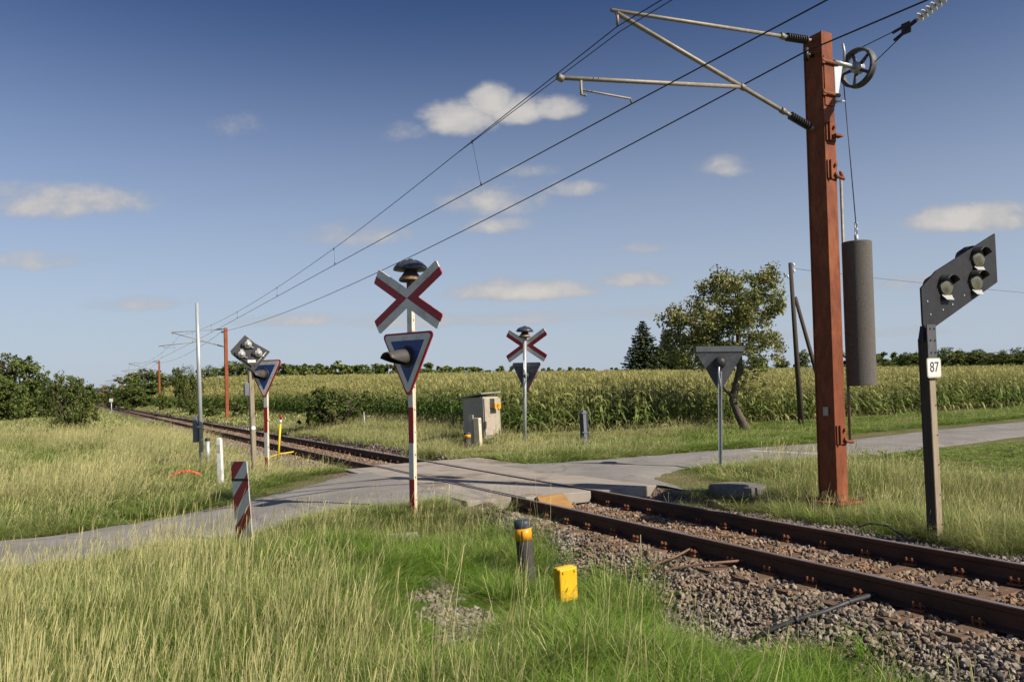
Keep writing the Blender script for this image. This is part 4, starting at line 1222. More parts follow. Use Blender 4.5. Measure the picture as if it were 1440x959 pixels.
def tuft(name, nbl, h, rad, width, bend, dry, seeds=0, lean=(0.12, 0.03)):
    st = []
    for i in range(nbl):
        a = random.uniform(0, 6.283); r0 = rad * math.sqrt(random.random())
        p = Vector((r0 * math.cos(a), r0 * math.sin(a), -.03))
        L = h * random.uniform(.55, 1.15)
        a2 = a + random.gauss(0, .9)
        out = Vector((math.cos(a2), math.sin(a2), 0)); k = bend * random.uniform(.3, 1.5)
        side = Vector((-out.y, out.x, 0)).lerp(Vector((random.gauss(0, 1), random.gauss(0, 1), 0)), .35).normalized()
        n = 4; pts = []; ws = []; cs = []
        w = width * random.uniform(.6, 1.2)
        d = random.random() < dry
        br = random.random()
        for j in range(n + 1):
            t_ = j / n
            q = p + Vector((lean[0] * L * t_ * t_, lean[1] * L * t_ * t_, 0)) + out * (k * L * t_ ** 2) + Vector((0, 0, L * (t_ - .38 * k * t_ ** 3)))
            pts.append(q); ws.append(w * (1 - t_) ** .6 if j < n else 0)
            cs.append(((.75 if d else .0) + .22 * t_ + random.uniform(-.05, .05), br))
        st.append((pts, ws, side, cs))
    for i in range(seeds):
        a = random.uniform(0, 6.283); r0 = rad * math.sqrt(random.random())
        p = Vector((r0 * math.cos(a), r0 * math.sin(a), 0)); L = h * random.uniform(.95, 1.5)
        out = Vector((math.cos(a), math.sin(a), 0)) * random.uniform(0, .22) + Vector((lean[0] * 1.2, lean[1], 0))
        pts = []; ws = []; n = 5
        for j in range(n + 1):
            t_ = j / n; pts.append(p + out * L * t_ ** 2 + Vector((0, 0, L * t_ * .96))); ws.append(.0012)
        side = Vector((random.gauss(0, 1), random.gauss(0, 1), 0)).normalized()
        br = random.uniform(.4, 1)
        st.append((pts, ws, side, (1.0, br)))
        # seed head
        tip = pts[-1]; d = (pts[-1] - pts[-2]).normalized()
        for j in range(3):
            s2 = Vector((random.gauss(0, 1), random.gauss(0, 1), random.gauss(0, .3))).normalized()
            st.append(([tip - d * .01, tip + d * .035, tip + d * .075, tip + d * .11], [.001, .0026, .0024, 0], s2, (1.0, br)))
    return strip_mesh(name, st, M['grass'])

def scatter(name, coll, pts, rotz, scale, tint, which, tilt=None, free=False):
    n = len(pts)
    me = bpy.data.meshes.new(name)
    me.vertices.add(n); me.vertices.foreach_set('co', np.asarray(pts, np.float32).ravel())
    rot = np.zeros((n, 3), np.float32); rot[:, 2] = rotz
    if tilt is not None: rot[:, :2] = tilt
    a = me.attributes.new('rot', 'FLOAT_VECTOR', 'POINT'); a.data.foreach_set('vector', rot.ravel())
    sc = np.asarray(scale, np.float32)
    if sc.ndim == 1: sc = np.repeat(sc[:, None], 3, 1)
    a = me.attributes.new('scl', 'FLOAT_VECTOR', 'POINT'); a.data.foreach_set('vector', np.ascontiguousarray(sc).ravel())
    a = me.attributes.new('tint', 'FLOAT', 'POINT'); a.data.foreach_set('value', np.asarray(tint, np.float32))
    a = me.attributes.new('which', 'INT', 'POINT'); a.data.foreach_set('value', np.asarray(which, np.int32))
    o = bpy.data.objects.new(name, me); COL.objects.link(o)
    ng = bpy.data.node_groups.new(name + '_scatter', 'GeometryNodeTree')
    ng.interface.new_socket('Geometry', in_out='INPUT', socket_type='NodeSocketGeometry')
    ng.interface.new_socket('Geometry', in_out='OUTPUT', socket_type='NodeSocketGeometry')
    N_ = ng.nodes; L = ng.links
    gi = N_.new('NodeGroupInput'); go = N_.new('NodeGroupOutput')
    ci = N_.new('GeometryNodeCollectionInfo'); ci.inputs['Collection'].default_value = coll
    ci.inputs['Separate Children'].default_value = True; ci.inputs['Reset Children'].default_value = True
    ip = N_.new('GeometryNodeInstanceOnPoints'); ip.inputs['Pick Instance'].default_value = True
    def at_(nm, ty):
        q = N_.new('GeometryNodeInputNamedAttribute'); q.data_type = ty; q.inputs['Name'].default_value = nm; return q.outputs['Attribute']
    L.new(gi.outputs[0], ip.inputs['Points']); L.new(ci.outputs[0], ip.inputs['Instance'])
    L.new(at_('which', 'INT'), ip.inputs['Instance Index'])
    e2r = N_.new('FunctionNodeEulerToRotation'); L.new(at_('rot', 'FLOAT_VECTOR'), e2r.inputs[0]); L.new(e2r.outputs[0], ip.inputs['Rotation'])
    L.new(at_('scl', 'FLOAT_VECTOR'), ip.inputs['Scale'])
    L.new(ip.outputs[0], go.inputs[0])
    md = o.modifiers.new('scatter', 'NODES'); md.node_group = ng
    tag(o, kind='stuff')
    return o

def lib(name, meshes):
    c = detached(name)
    for i, me in enumerate(meshes):
        o = bpy.data.objects.new('%s_%02d' % (name, i), me); c.objects.link(o)
    return c

# --- ballast
def rock(seed):
    rg = random.Random(seed)
    bm = bmesh.new()
    sx, sy, sz = rg.uniform(.8, 1.25), rg.uniform(.7, 1.0), rg.uniform(.5, .85)
    for i in range(15):
        v = Vector((rg.gauss(0, 1), rg.gauss(0, 1), rg.gauss(0, 1))).normalized() * rg.uniform(.82, 1.08)
        bm.verts.new((v.x * sx, v.y * sy, v.z * sz))
    r = bmesh.ops.convex_hull(bm, input=bm.verts)
    bmesh.ops.delete(bm, geom=[e for e in r['geom_interior'] if isinstance(e, bmesh.types.BMVert)], context='VERTS')
    bmesh.ops.recalc_face_normals(bm, faces=bm.faces)
    me = bpy.data.meshes.new('stone'); bm.to_mesh(me); bm.free(); me.materials.append(M['stone']); return me
rocks = lib('stones', [rock(i) for i in range(10)])

def ballast_points(s0, s1, d0, d1, dens):
    n = int((s1 - s0) * (d1 - d0) * dens)
    s_ = RNG.uniform(s0, s1, n); d_ = RNG.uniform(d0, d1, n)
    return s_, d_
P1 = ballast_points(-3, 11.45, 4.05, 9.6, 900)
P2 = ballast_points(19.05, 45, 4.7, 9.5, 330)
P3 = ballast_points(45, 90, 5.0, 9.4, 100)
s_ = np.concatenate([P1[0], P2[0], P3[0]]); d_ = np.concatenate([P1[1], P2[1], P3[1]])
base_sc = np.concatenate([np.full(len(P1[0]), .031), np.full(len(P2[0]), .038), np.full(len(P3[0]), .05)])
x_ = s_ * T[0] + d_ * N[0]; y_ = s_ * T[1] + d_ * N[1]
keep = np.ones(len(s_), bool)
edge0 = 4.98 + .75 * (vnoise(s_, d_ * 0, .9, 21) - .5) + .3 * (vnoise(s_, d_, .25, 22) - .5)
edge0 = np.where(s_ > 15, 5.05 + .5 * (vnoise(s_, d_ * 0, 1.1, 23) - .5), edge0 - .70 * sst(6.4, 5.2, s_) + .75 * sst(5.0, 4.3, s_) - .4 * sst(3.6, 2.6, s_) + .12 * sst(7, 11, s_))
edge1 = 9.2 - .3 * sst(8.5, 10.5, s_) * (s_ < 15) + .35 * (vnoise(s_, d_ * 0, .8, 24) - .5)
keep &= (d_ > edge0) & (d_ < edge1)
for dr in (D0, D1): keep &= np.abs(d_ - dr) > .10
# sleepers stay mostly clear
k = np.round((s_ - (-4.4)) / .55); off = np.abs(s_ - (-4.4 + k * .55))
k2 = np.round((s_ - 19.3) / .55); off2 = np.abs(s_ - (19.3 + k2 * .55))
off = np.where(s_ > 15, off2, off)
onsl = (off < .125) & (np.abs(d_ - DC) < 1.27)
keep &= ~(onsl & (RNG.random(len(s_)) < np.where((vnoise(s_, d_, .8, 31) > .52), .72, .95)))
for dr in (D0, D1): keep &= ~(onsl & (np.abs(d_ - dr) < .26))
s_, d_, x_, y_, base_sc, onsl = (q[keep] for q in (s_, d_, x_, y_, base_sc, onsl))
z_ = G(x_, y_)
z_ = np.where(onsl, -.200, z_) + RNG.uniform(-.008, .022, len(s_))
# pile up a little against the sleepers, lower near the rails
tint = np.clip(np.exp(-((d_ - DC) / 1.35) ** 2) * .95 + (vnoise(s_, d_, .7, 41) - .5) * .7, 0, 1) * (RNG.random(len(s_)) < .85)
n = len(s_)
scatter('ballast', rocks, np.stack([x_, y_, z_], 1), RNG.uniform(0, 6.28, n), (base_sc * RNG.uniform(.55, 1.3, n))[:, None] * RNG.uniform(.85, 1.15, (n, 3)), tint, RNG.integers(0, 10, n), RNG.uniform(-1.5, 1.5, (n, 2)))

# gravel patch in the grass
gp = [at(598, 820), at(615, 842), at(640, 868), at(655, 895), at(628, 830)]
X_, Y_ = [], []
for q, rr, n in zip(gp, (.28, .30, .36, .32, .28), (260, 280, 380, 320, 240)):
    aa = RNG.uniform(0, 6.28, n); r0 = rr * np.sqrt(RNG.random(n)); X_.append(q.x + r0 * np.cos(aa)); Y_.append(q.y + r0 * np.sin(aa))
X_ = np.concatenate(X_); Y_ = np.concatenate(Y_); n = len(X_)
scatter('gravel_patch', rocks, np.stack([X_, Y_, G(X_, Y_) + RNG.uniform(.0, .03, n)], 1), RNG.uniform(0, 6.28, n), .028 * RNG.uniform(.55, 1.35, n), RNG.uniform(0, .35, n), RNG.integers(0, 10, n), RNG.uniform(-1, 1, (n, 2)))
def patch_dist(x, y):
    dd = np.full(np.shape(x), 9.0)
    for q, rr in zip(gp, (.26, .28, .34, .30, .26)): dd = np.minimum(dd, np.hypot(x - q.x, y - q.y) - rr)
    return dd

# --- grass
tall = [tuft('grass_tuft', 84, .48, .14, .0022, .85, .24, 3) for i in range(5)]
lush = [tuft('grass_tuft', 58, .42, .11, .0036, .95, .05, 0) for i in range(4)]
short = [tuft('grass_tuft', 60, .10, .13, .0040, .8, .12, 0) for i in range(3)]
coarse = [tuft('grass_tuft', 50, .46, .22, .0058, .70, .22, 4) for i in range(4)]
for_far = [tuft('grass_tuft', 30, .50, .45, .026, .5, .25, 0) for i in range(3)]
grass = lib('grass', tall + lush + short + coarse + for_far)
I_TALL, I_LUSH, I_SHORT, I_COARSE, I_FAR = (0, 5), (5, 9), (9, 12), (12, 16), (16, 19)

def cone_points(y0, y1, dens, margin=1.30):
    # random points in the wedge that the camera can see, with a margin either side
    n = int(dens * .645 * margin * (y1 ** 2 - y0 ** 2))
    y = np.sqrt(RNG.uniform(y0 ** 2, y1 ** 2, n)); x = RNG.uniform(-1, 1, n) * y * .645 * margin
    return x, y

def field_edge(s, d):
    return (s > 23.0) & (d > 12.9)

CLEAR = [(at(344, 757), .8, .35), (at(1037, 690), 1.0, .30), (at(566, 770), .6, .35), (at(262, 676), 1.1, .40), (at(658, 634), 1.6, .5), (at(743, 830), .75, .25), (at(797, 868), .45, .35),
         (at(311, 688), .7, .5), (at(1037, 712), .9, .45), (at(660, 645), 1.6, .6), (at(1170, 706), .9, .55), (at(1175, 722), .7, .6), (at(284, 672), 1.0, .6), (at(330, 775), .9, .5), (at(582, 725), .5, .6), (at(262, 700), .9, .6), (at(640, 870), 1.0, .04), (at(655, 925), .85, .12), (at(612, 850), .8, .08), (at(1095, 652), 2.2, .3), (at(760, 870), .5, .7)]
def clear_factor(x, y):
    f = np.ones(np.shape(x))
    for q, r, k in CLEAR:
        dd = np.hypot(x - q.x, y - q.y); f = np.minimum(f, k + (1 - k) * sst(r * .45, r, dd))
    return f
def grass_band(y0, y1, dens, kind):
    x, y = cone_points(y0, y1, dens)
    s, d = sd(x, y)
    rd = road_dist(x, y)
    keep = (rd > -.30) & (rd + RNG.random(len(x)) ** 2 * .34 > .02)
    nearz = s < 15
    e0 = np.where(nearz, 4.98 + .75 * (vnoise(s, s * 0, .9, 21) - .5) - .70 * sst(6.4, 5.2, s) + .75 * sst(5.0, 4.3, s) - .4 * sst(3.6, 2.6, s) + .12 * sst(7, 11, s), 5.05 + .5 * (vnoise(s, s * 0, 1.1, 23) - .5))
    e1 = 9.2 - .3 * sst(8.5, 10.5, s) * (s < 15) + .35 * (vnoise(s, s * 0, .8, 24) - .5)
    e0j = e0 + .55 * RNG.random(len(x)) ** 4; e1j = e1 - .3 * RNG.random(len(x)) ** 3
    keep &= (d < e0j) | (d > e1j)
    keep &= ~((s > DECK0 - .15) & (s < DECK1 + .15) & (d > 5.45 - .2 * RNG.random(len(x))) & (d < 9.5))
    keep &= ~(field_edge(s - .3, d - .3))
    keep &= patch_dist(x, y) > -.02
    x, y, s, d, rd = (q[keep] for q in (x, y, s, d, rd))
    n = len(x)
    big = vnoise(x, y, 1.9, 51); mid = vnoise(x, y, .55, 52); huge = vnoise(x, y, 6.0, 53)
    left_bank = (d < DC) & (s < 12.5) & ~((x < -2) & (y > 12.3 - .28 * (x + 2.75)))
    # colour 0 = green, .7 = straw
    tint = np.full(n, .28); hgt = np.full(n, .85); lush_p = np.full(n, .3)
    # foreground bank: straw to the left, lush green next to the ballast
    lx = sst(.9, 2.7, d + .9 * (big - .5)) * sst(12.0, 9.0, s)
    tint = np.where(left_bank, .0 * (1 - lx) + -.10 * lx + .55 * (mid - .5) * (1 - .6 * lx) + .25 * (big - .5), tint)
    hgt = np.where(left_bank, 1.02 - .18 * lx + .45 * (big - .5) + .75 * (mid - .5) * (.35 + .65 * lx), hgt)
    lush_p = np.where(left_bank, .30 + .62 * lx, lush_p)
    # strip by the near road edge: greener and lower
    m2 = left_bank & (rd < 1.6)
    tint = np.where(m2, .08 + .35 * (mid - .5) + .12 * (huge - .5), tint); hgt = np.where(m2, .55 + .25 * (mid - .5), hgt)
    # meadow beyond the lane on the left
    mead = (d < DC) & ~left_bank
    streak = vnoise(s, d * 2.2, 5.0, 61)
    gz = sst(.44, .62, .75 * streak + .25 * vnoise(x, y, 1.6, 62))
    tint = np.where(mead, -.06 + .62 * gz + .25 * (mid - .5) + .15 * (big - .5), tint)
    tint = np.where(mead & (rd < 2.5), .06 + .22 * (mid - .5) + .12 * gz, tint)
    hgt = np.where(mead, .62 + .5 * gz * sst(1.5, 4, rd), hgt); lush_p = np.where(mead, .45 - .4 * gz, lush_p)
    near_tr = mead & (d > 2.0) & (s > 22)
    tint = np.where(near_tr, .42 + .2 * (mid - .5), tint); lush_p = np.where(near_tr, .0, lush_p)
    # far side: dry strip along the track before the corn
    far = (d > DC)
    tint = np.where(far & (s >= 19), .42 + .25 * (mid - .5), tint); hgt = np.where(far & (s >= 19), .62, hgt); lush_p = np.where(far & (s >= 19), .05, lush_p)
    verge = far & (d > 12.2) & (s >= 14) & (rd < 5)
    tint = np.where(verge, -.08 + .25 * (mid - .5) + .15 * (huge - .5), tint); hgt = np.where(verge, .45 + .3 * (mid - .5), hgt); lush_p = np.where(verge, .7, lush_p)
    mast_z = far & (s < 19) & (d < 14.8)
    tint = np.where(mast_z, .14 + .40 * (mid - .5) + .2 * (big - .5), tint); hgt = np.where(mast_z, .72 + .35 * (big - .5), hgt); lush_p = np.where(mast_z, .25, lush_p)
    lowv = far & (s < 19) & (rd < .8); hgt = np.where(lowv, .5, hgt)
    hgt = np.where(mast_z & (d > 12.2) & (s < 12), hgt * (1 - .6 * sst(12.2, 14.0, d)), hgt)
    lawn = far & (d >= 14.2 + .8 * (big - .5)) & (s < 16)
    tint = np.where(lawn, .03 + .25 * (huge - .5) + .1 * (mid - .5), tint)
    hgt = hgt * RNG.uniform(.75, 1.2, n)
    hgt *= .40 + .60 * sst(-.15, .4, rd)
    tint = np.clip(tint + RNG.normal(0, .05, n), -.15, .55)
    hgt *= clear_factor(x, y)
    lo, hi = {'near': I_TALL, 'mid': I_COARSE, 'far': I_FAR}[kind]
    which = RNG.integers(lo, hi, n)
    if kind != 'far':
        lp = RNG.random(n) < lush_p
        which = np.where(lp, RNG.integers(*I_LUSH, n), which)
        which = np.where(lawn, RNG.integers(*I_SHORT, n), which)
    else:
        hgt = np.where(lawn, .2, hgt)
    wide = {'near': 1.0, 'mid': 1.25, 'far': 1.3}[kind]
    sc = np.stack([np.full(n, wide) * RNG.uniform(.85, 1.2, n), np.full(n, wide) * RNG.uniform(.85, 1.2, n), hgt], 1)
    if kind != 'far':
        sc[lawn] = np.stack([np.full(n, 1.3), np.full(n, 1.3), np.full(n, .9)], 1)[lawn]
    z = G(x, y)
    return np.stack([x, y, z], 1), RNG.uniform(-1.7, 1.7, n), sc, tint, which
for nm, bands in (('tall_grass', [(2.6, 7.5, 100, 'near'), (7.5, 13.5, 70, 'near'), (13.5, 24, 36, 'mid'), (24, 45, 16, 'mid')]), ('meadow_grass', [(45, 90, 3.6, 'far'), (90, 200, .7, 'far')])):
    res = [grass_band(*b) for b in bands]
    scatter(nm, grass, *[np.concatenate([r[i] for r in res]) for i in range(5)])

# a few broad-leaved weeds
def weed(seed):
    rg = random.Random(seed); st = []
    for i in range(26):
        a = rg.uniform(0, 6.28); L = rg.uniform(.08, .22); up = rg.uniform(.15, .6)
        o_ = Vector((math.cos(a), math.sin(a), 0)); sd_ = Vector((-o_.y, o_.x, 0)); h0 = rg.uniform(0, .22)
        p = Vector((0, 0, h0)) + o_ * .02
        st.append(([p, p + o_ * L * .4 + Vector((0, 0, L * up * .5)), p + o_ * L * .8 + Vector((0, 0, L * up * .6)), p + o_ * L + Vector((0, 0, L * up * .45))], [.006, .03, .024, 0], sd_, (rg.uniform(0, .15), rg.random())))
    return strip_mesh('weed', st, M['grass'])
weeds = lib('weeds', [weed(i) for i in range(4)])
x, y = cone_points(3.2, 22, 1.2)
s, d = sd(x, y); rd = road_dist(x, y)
kp = ~on_road(x, y) & (rd > .05) & (rd < 3.5) & ((d < 4.2) | (d > 9.8)) & (vnoise(x, y, 1.4, 71) > .5)
x, y = x[kp], y[kp]; n = len(x)
scatter('roadside_weeds', weeds, np.stack([x, y, G(x, y)], 1), RNG.uniform(0, 6.28, n), RNG.uniform(.5, 1.0, n), RNG.uniform(.0, .2, n), RNG.integers(0, 4, n))

def dock(seed):
    rg = random.Random(seed); st = []
    for q in range(rg.randint(1, 3)):
        H = rg.uniform(.45, .85); dx = Vector((rg.gauss(0, .06), rg.gauss(0, .06), 0)); b0 = Vector((rg.gauss(0, .04), rg.gauss(0, .04), 0))
        stem = [b0 + dx * (t_ * t_) + Vector((0, 0, H * t_)) for t_ in (0, .35, .7, 1)]
        for a in (0, 1.57): st.append((stem, [.003, .0028, .002, .001], Vector((math.cos(a), math.sin(a), 0)), (.7, .15)))
        for i in range(46):
            t_ = rg.uniform(.42, 1.0); p = b0 + dx * t_ * t_ + Vector((0, 0, H * t_)); a = rg.uniform(0, 6.28); L = rg.uniform(.012, .05) * (1.15 - t_)
            o_ = Vector((math.cos(a), math.sin(a), .6)); sd_ = Vector((-o_.y, o_.x, 0))
            st.append(([p, p + o_ * L * .5, p + o_ * L], [.002, .006, 0], sd_, (.85, rg.uniform(-.25, .1))))
        for i in range(6):
            a = rg.uniform(0, 6.28); L = rg.uniform(.10, .2); o_ = Vector((math.cos(a), math.sin(a), 0)); sd_ = Vector((-o_.y, o_.x, 0)); p = b0 + Vector((0, 0, H * rg.uniform(.03, .4)))
            st.append(([p, p + o_ * L * .5 + Vector((0, 0, L * .4)), p + o_ * L + Vector((0, 0, L * .2))], [.005, .020, 0], sd_, (rg.uniform(0, .3), rg.random())))
    return strip_mesh('dock', st, M['grass'])
docks = lib('docks', [dock(i) for i in range(5)])
x, y = cone_points(3.4, 34, .9)
s, d = sd(x, y); rd = road_dist(x, y)
kp = (rd > .4) & ((d < 4.0) | (d > 9.9)) & ~field_edge(s, d) & (vnoise(x, y, 2.2, 81) > .56) & ~((d > 14) & (s < 16)) & (patch_dist(x, y) > .1)
x, y = x[kp], y[kp]; n = len(x)
scatter('tall_weeds', docks, np.stack([x, y, G(x, y)], 1), RNG.uniform(0, 6.28, n), RNG.uniform(.7, 1.15, n), RNG.uniform(-.05, .1, n), RNG.integers(0, 5, n))

# --- corn
def corn_plant(seed):
    rg = random.Random(seed); st = []
    H = rg.uniform(1.38, 1.56)
    lean_ = Vector((rg.gauss(0, .04), rg.gauss(0, .04), 0))
    stalk = [Vector((0, 0, -.05)), Vector((0, 0, H * .5)) + lean_ * .4, Vector((0, 0, H)) + lean_]
    for a in (0, 1.57): st.append((stalk, [.016, .014, .007], Vector((math.cos(a), math.sin(a), 0)), [(.05, .5), (.1, .55), (.6, .6)]))
    a0 = rg.uniform(0, 3.14)
    n = 11
    for i in range(n):
        z0 = H * (.10 + .80 * i / n); a = a0 + (i % 2) * math.pi + rg.gauss(0, .35)
        L = rg.uniform(.50, .78) * (1 - .30 * i / n); o_ = Vector((math.cos(a), math.sin(a), 0)); sd_ = Vector((-o_.y, o_.x, rg.gauss(0, .25))).normalized()
        rise = rg.uniform(.25, .55); br = rg.random(); dr = max(0, (i / n - .45)) * .75 + (.5 if i < 2 else 0) * rg.random()
        pts = []; ws = []; cs = []
        m = 6
        for j in range(m + 1):
            u = j / m
            pts.append(Vector((0, 0, z0)) + lean_ * z0 / H + o_ * L * (u * .85 + .0 * u) + Vector((0, 0, L * (rise * 1.6 * u - 1.15 * u * u * (0.75 + .3 * rg.random())))))
            ws.append([.018, .036, .042, .040, .032, .02, 0][j]); cs.append((dr + .12 * u, br))
        st.append((pts, ws, sd_, cs))
    top = Vector((0, 0, H)) + lean_
    for i in range(8):
        a = rg.uniform(0, 6.28); o_ = Vector((math.cos(a), math.sin(a), 0)) * rg.uniform(.2, .8); L = rg.uniform(.16, .28)
        sd_ = Vector((rg.gauss(0, 1), rg.gauss(0, 1), 0)).normalized()
        st.append(([top - Vector((0, 0, .03)), top + o_ * L * .5 + Vector((0, 0, L * .6)), top + o_ * L + Vector((0, 0, L * .75))], [.005, .009, .004], sd_, (.95, rg.uniform(.5, 1))))
    return strip_mesh('corn_plant', st, M['corn'])
corn = lib('corn', [corn_plant(i) for i in range(8)])
def corn_rows(s0, s1, d0, d1, ds_, dd):
    # rows run along the railway
    a, b = np.meshgrid(np.arange(s0, s1, ds_), np.arange(d0, d1, dd), indexing='ij')
    return a.ravel(), b.ravel()
cs, cd = [], []
for args in ((23.3, 30, 13.1, 48, .20, .72), (30, 60, 13.1, 22, .22, .72), (30, 45, 22, 75, .34, .72), (45, 85, 22, 100, .6, .9), (60, 110, 13.1, 22, .4, .72), (85, 150, 22, 150, 1.1, 1.3), (110, 210, 13.1, 22, .8, .9), (150, 260, 22, 240, 2.2, 2.0)):
    a, b = corn_rows(*args); cs.append(a); cd.append(b)
    if args[0] == 23.3: pass
cs = np.concatenate(cs); cd = np.concatenate(cd); n = len(cs)
farm = sst(45, 150, cs)
cs = cs + RNG.normal(0, .06, n) + farm * RNG.normal(0, .5, n); cd = cd + RNG.normal(0, .05, n) + farm * RNG.normal(0, .5, n)
cx = cs * T[0] + cd * N[0]; cy = cs * T[1] + cd * N[1]
kp = (np.abs(cx) < cy * .645 * 1.28 + 4) & (cy > 12) & (road_dist(cx, cy) > 1.2) & (RNG.random(n) > .05)
kp &= ~((cs < 23.3 + .7 * (vnoise(cd, cd * 0, 2.2, 91))) )
cs, cd, cx, cy, farm = cs[kp], cd[kp], cx[kp], cy[kp], farm[kp]; n = len(cs)
hh = (.90 + .16 * vnoise(cx, cy, 6, 92) + .12 * vnoise(cx, cy, 1.5, 93)) * RNG.uniform(.92, 1.08, n)
wid = 1.0 + 1.3 * farm
edge = np.exp(-np.minimum(np.maximum(cd - 13.0, 0), np.maximum(cs - 23.3, 0)) / 1.2)
scatter('corn_field', corn, np.stack([cx, cy, G(cx, cy)], 1), RNG.uniform(0, 6.28, n), np.stack([wid, wid, hh], 1),
        np.clip(.02 + .22 * (vnoise(cx, cy, 9, 94) - .5) + .32 * (1 - edge) + RNG.normal(0, .05, n), 0, 1), RNG.integers(0, 8, n), RNG.normal(0, .05, (n, 2)))
print('corn', n)

# ------------------------------------------------------------------ trees and bushes
def leaf_mesh(name, pts, normals_out, size, mate, seed, elong=1.6, cl=None):
    rg = np.random.default_rng(seed)
    n = len(pts)
    nrm = normals_out + rg.normal(0, .8, (n, 3)); nrm /= np.linalg.norm(nrm, axis=1)[:, None]
    t = np.cross(nrm, rg.normal(0, 1, (n, 3))); t /= np.linalg.norm(t, axis=1)[:, None] + 1e-9
    b = np.cross(nrm, t)
    sz = size * rg.uniform(.6, 1.3, n)[:, None]
    v = np.stack([pts - t * sz * elong * .5, pts - b * sz * .5 + nrm * sz * .12, pts + t * sz * elong * .5, pts + b * sz * .5 + nrm * sz * .12], 1).reshape(-1, 3)
    f = np.arange(4 * n).reshape(n, 4)
    me = bpy.data.meshes.new(name); me.from_pydata(v.tolist(), [], f.tolist()); me.materials.append(mate)
    r = np.clip((rg.random(n) if cl is None else cl + rg.normal(0, .18, n)), 0, 1); g_ = rg.random(n)
    c = np.stack([r, g_, np.zeros(n), np.ones(n)], 1).astype(np.float32)
    ca = me.color_attributes.new('Col', 'FLOAT_COLOR', 'POINT'); ca.data.foreach_set('color', np.repeat(c, 4, 0).ravel())
    return me

def blob_crown(seed, blobs, n, size, mate, name='crown', tw=.25):
    # blobs: (x,y,z,rx,ry,rz); clumps sit on each blob's shell, leaves fill the clumps
    rg = np.random.default_rng(seed)
    vol = np.array([b[3] * b[4] * b[5] for b in blobs]) ** .67
    cnt = np.maximum((vol / vol.sum() * n).astype(int), 20)
    P, NR, CL = [], [], []
    for b, k in zip(blobs, cnt):
        nc = max(6, k // 38)
        u = rg.normal(0, 1, (nc, 3)); u /= np.linalg.norm(u, axis=1)[:, None]
        rad = rg.uniform(.62, 1.10, nc) ** .8
        cen = u * rad[:, None] * np.array(b[3:6])
        cr = rg.uniform(.16, .34, nc) * min(b[3:6])
        which = rg.integers(0, nc, k)
        q = rg.normal(0, 1, (k, 3)); q /= np.linalg.norm(q, axis=1)[:, None]
        p = cen[which] + q * (cr[which] * rg.random(k) ** .4)[:, None] * np.array([1.15, 1.15, .8])
        P.append(p + np.array(b[:3])); NR.append(q * .6 + u[which] * .7 + np.array([0, 0, .3])); CL.append(rg.random(nc)[which])
    return leaf_mesh(name, np.concatenate(P), np.concatenate(NR), size, mate, seed, cl=np.concatenate(CL))

def branches(mb, rg, base, h, r, nb, spread, lo=.3):
    top = base + Vector((rg.gauss(0, .04) * h, rg.gauss(0, .04) * h, h))
    mid = base.lerp(top, .5) + Vector((rg.gauss(0, .03) * h, rg.gauss(0, .03) * h, 0))
    mb.tube([base - Vector((0, 0, .3)), base + Vector((0, 0, .1)), mid, top], [r * 1.25, r, r * .65, r * .15], 8)
    for i in range(nb):
        q = base.lerp(mid, lo * 2 + (1 - lo * 2) * rg.random()) if rg.random() < .5 else mid.lerp(top, rg.random() * .7)
        a = rg.uniform(0, 6.28); L = spread * rg.uniform(.5, 1.0)
        e = q + Vector((math.cos(a) * L, math.sin(a) * L, L * rg.uniform(.3, .9)))
        m_ = q.lerp(e, .5) + Vector((0, 0, L * .08))
        mb.tube([q, m_, e], [r * .42, r * .26, r * .07], 6)
        for j in range(2):
            k = q.lerp(e, rg.uniform(.4, .8)); a2 = a + rg.gauss(0, .9)
            mb.tube([k, k + Vector((math.cos(a2) * L * .4, math.sin(a2) * L * .4, L * .3))], [r * .18, r * .05], 5)

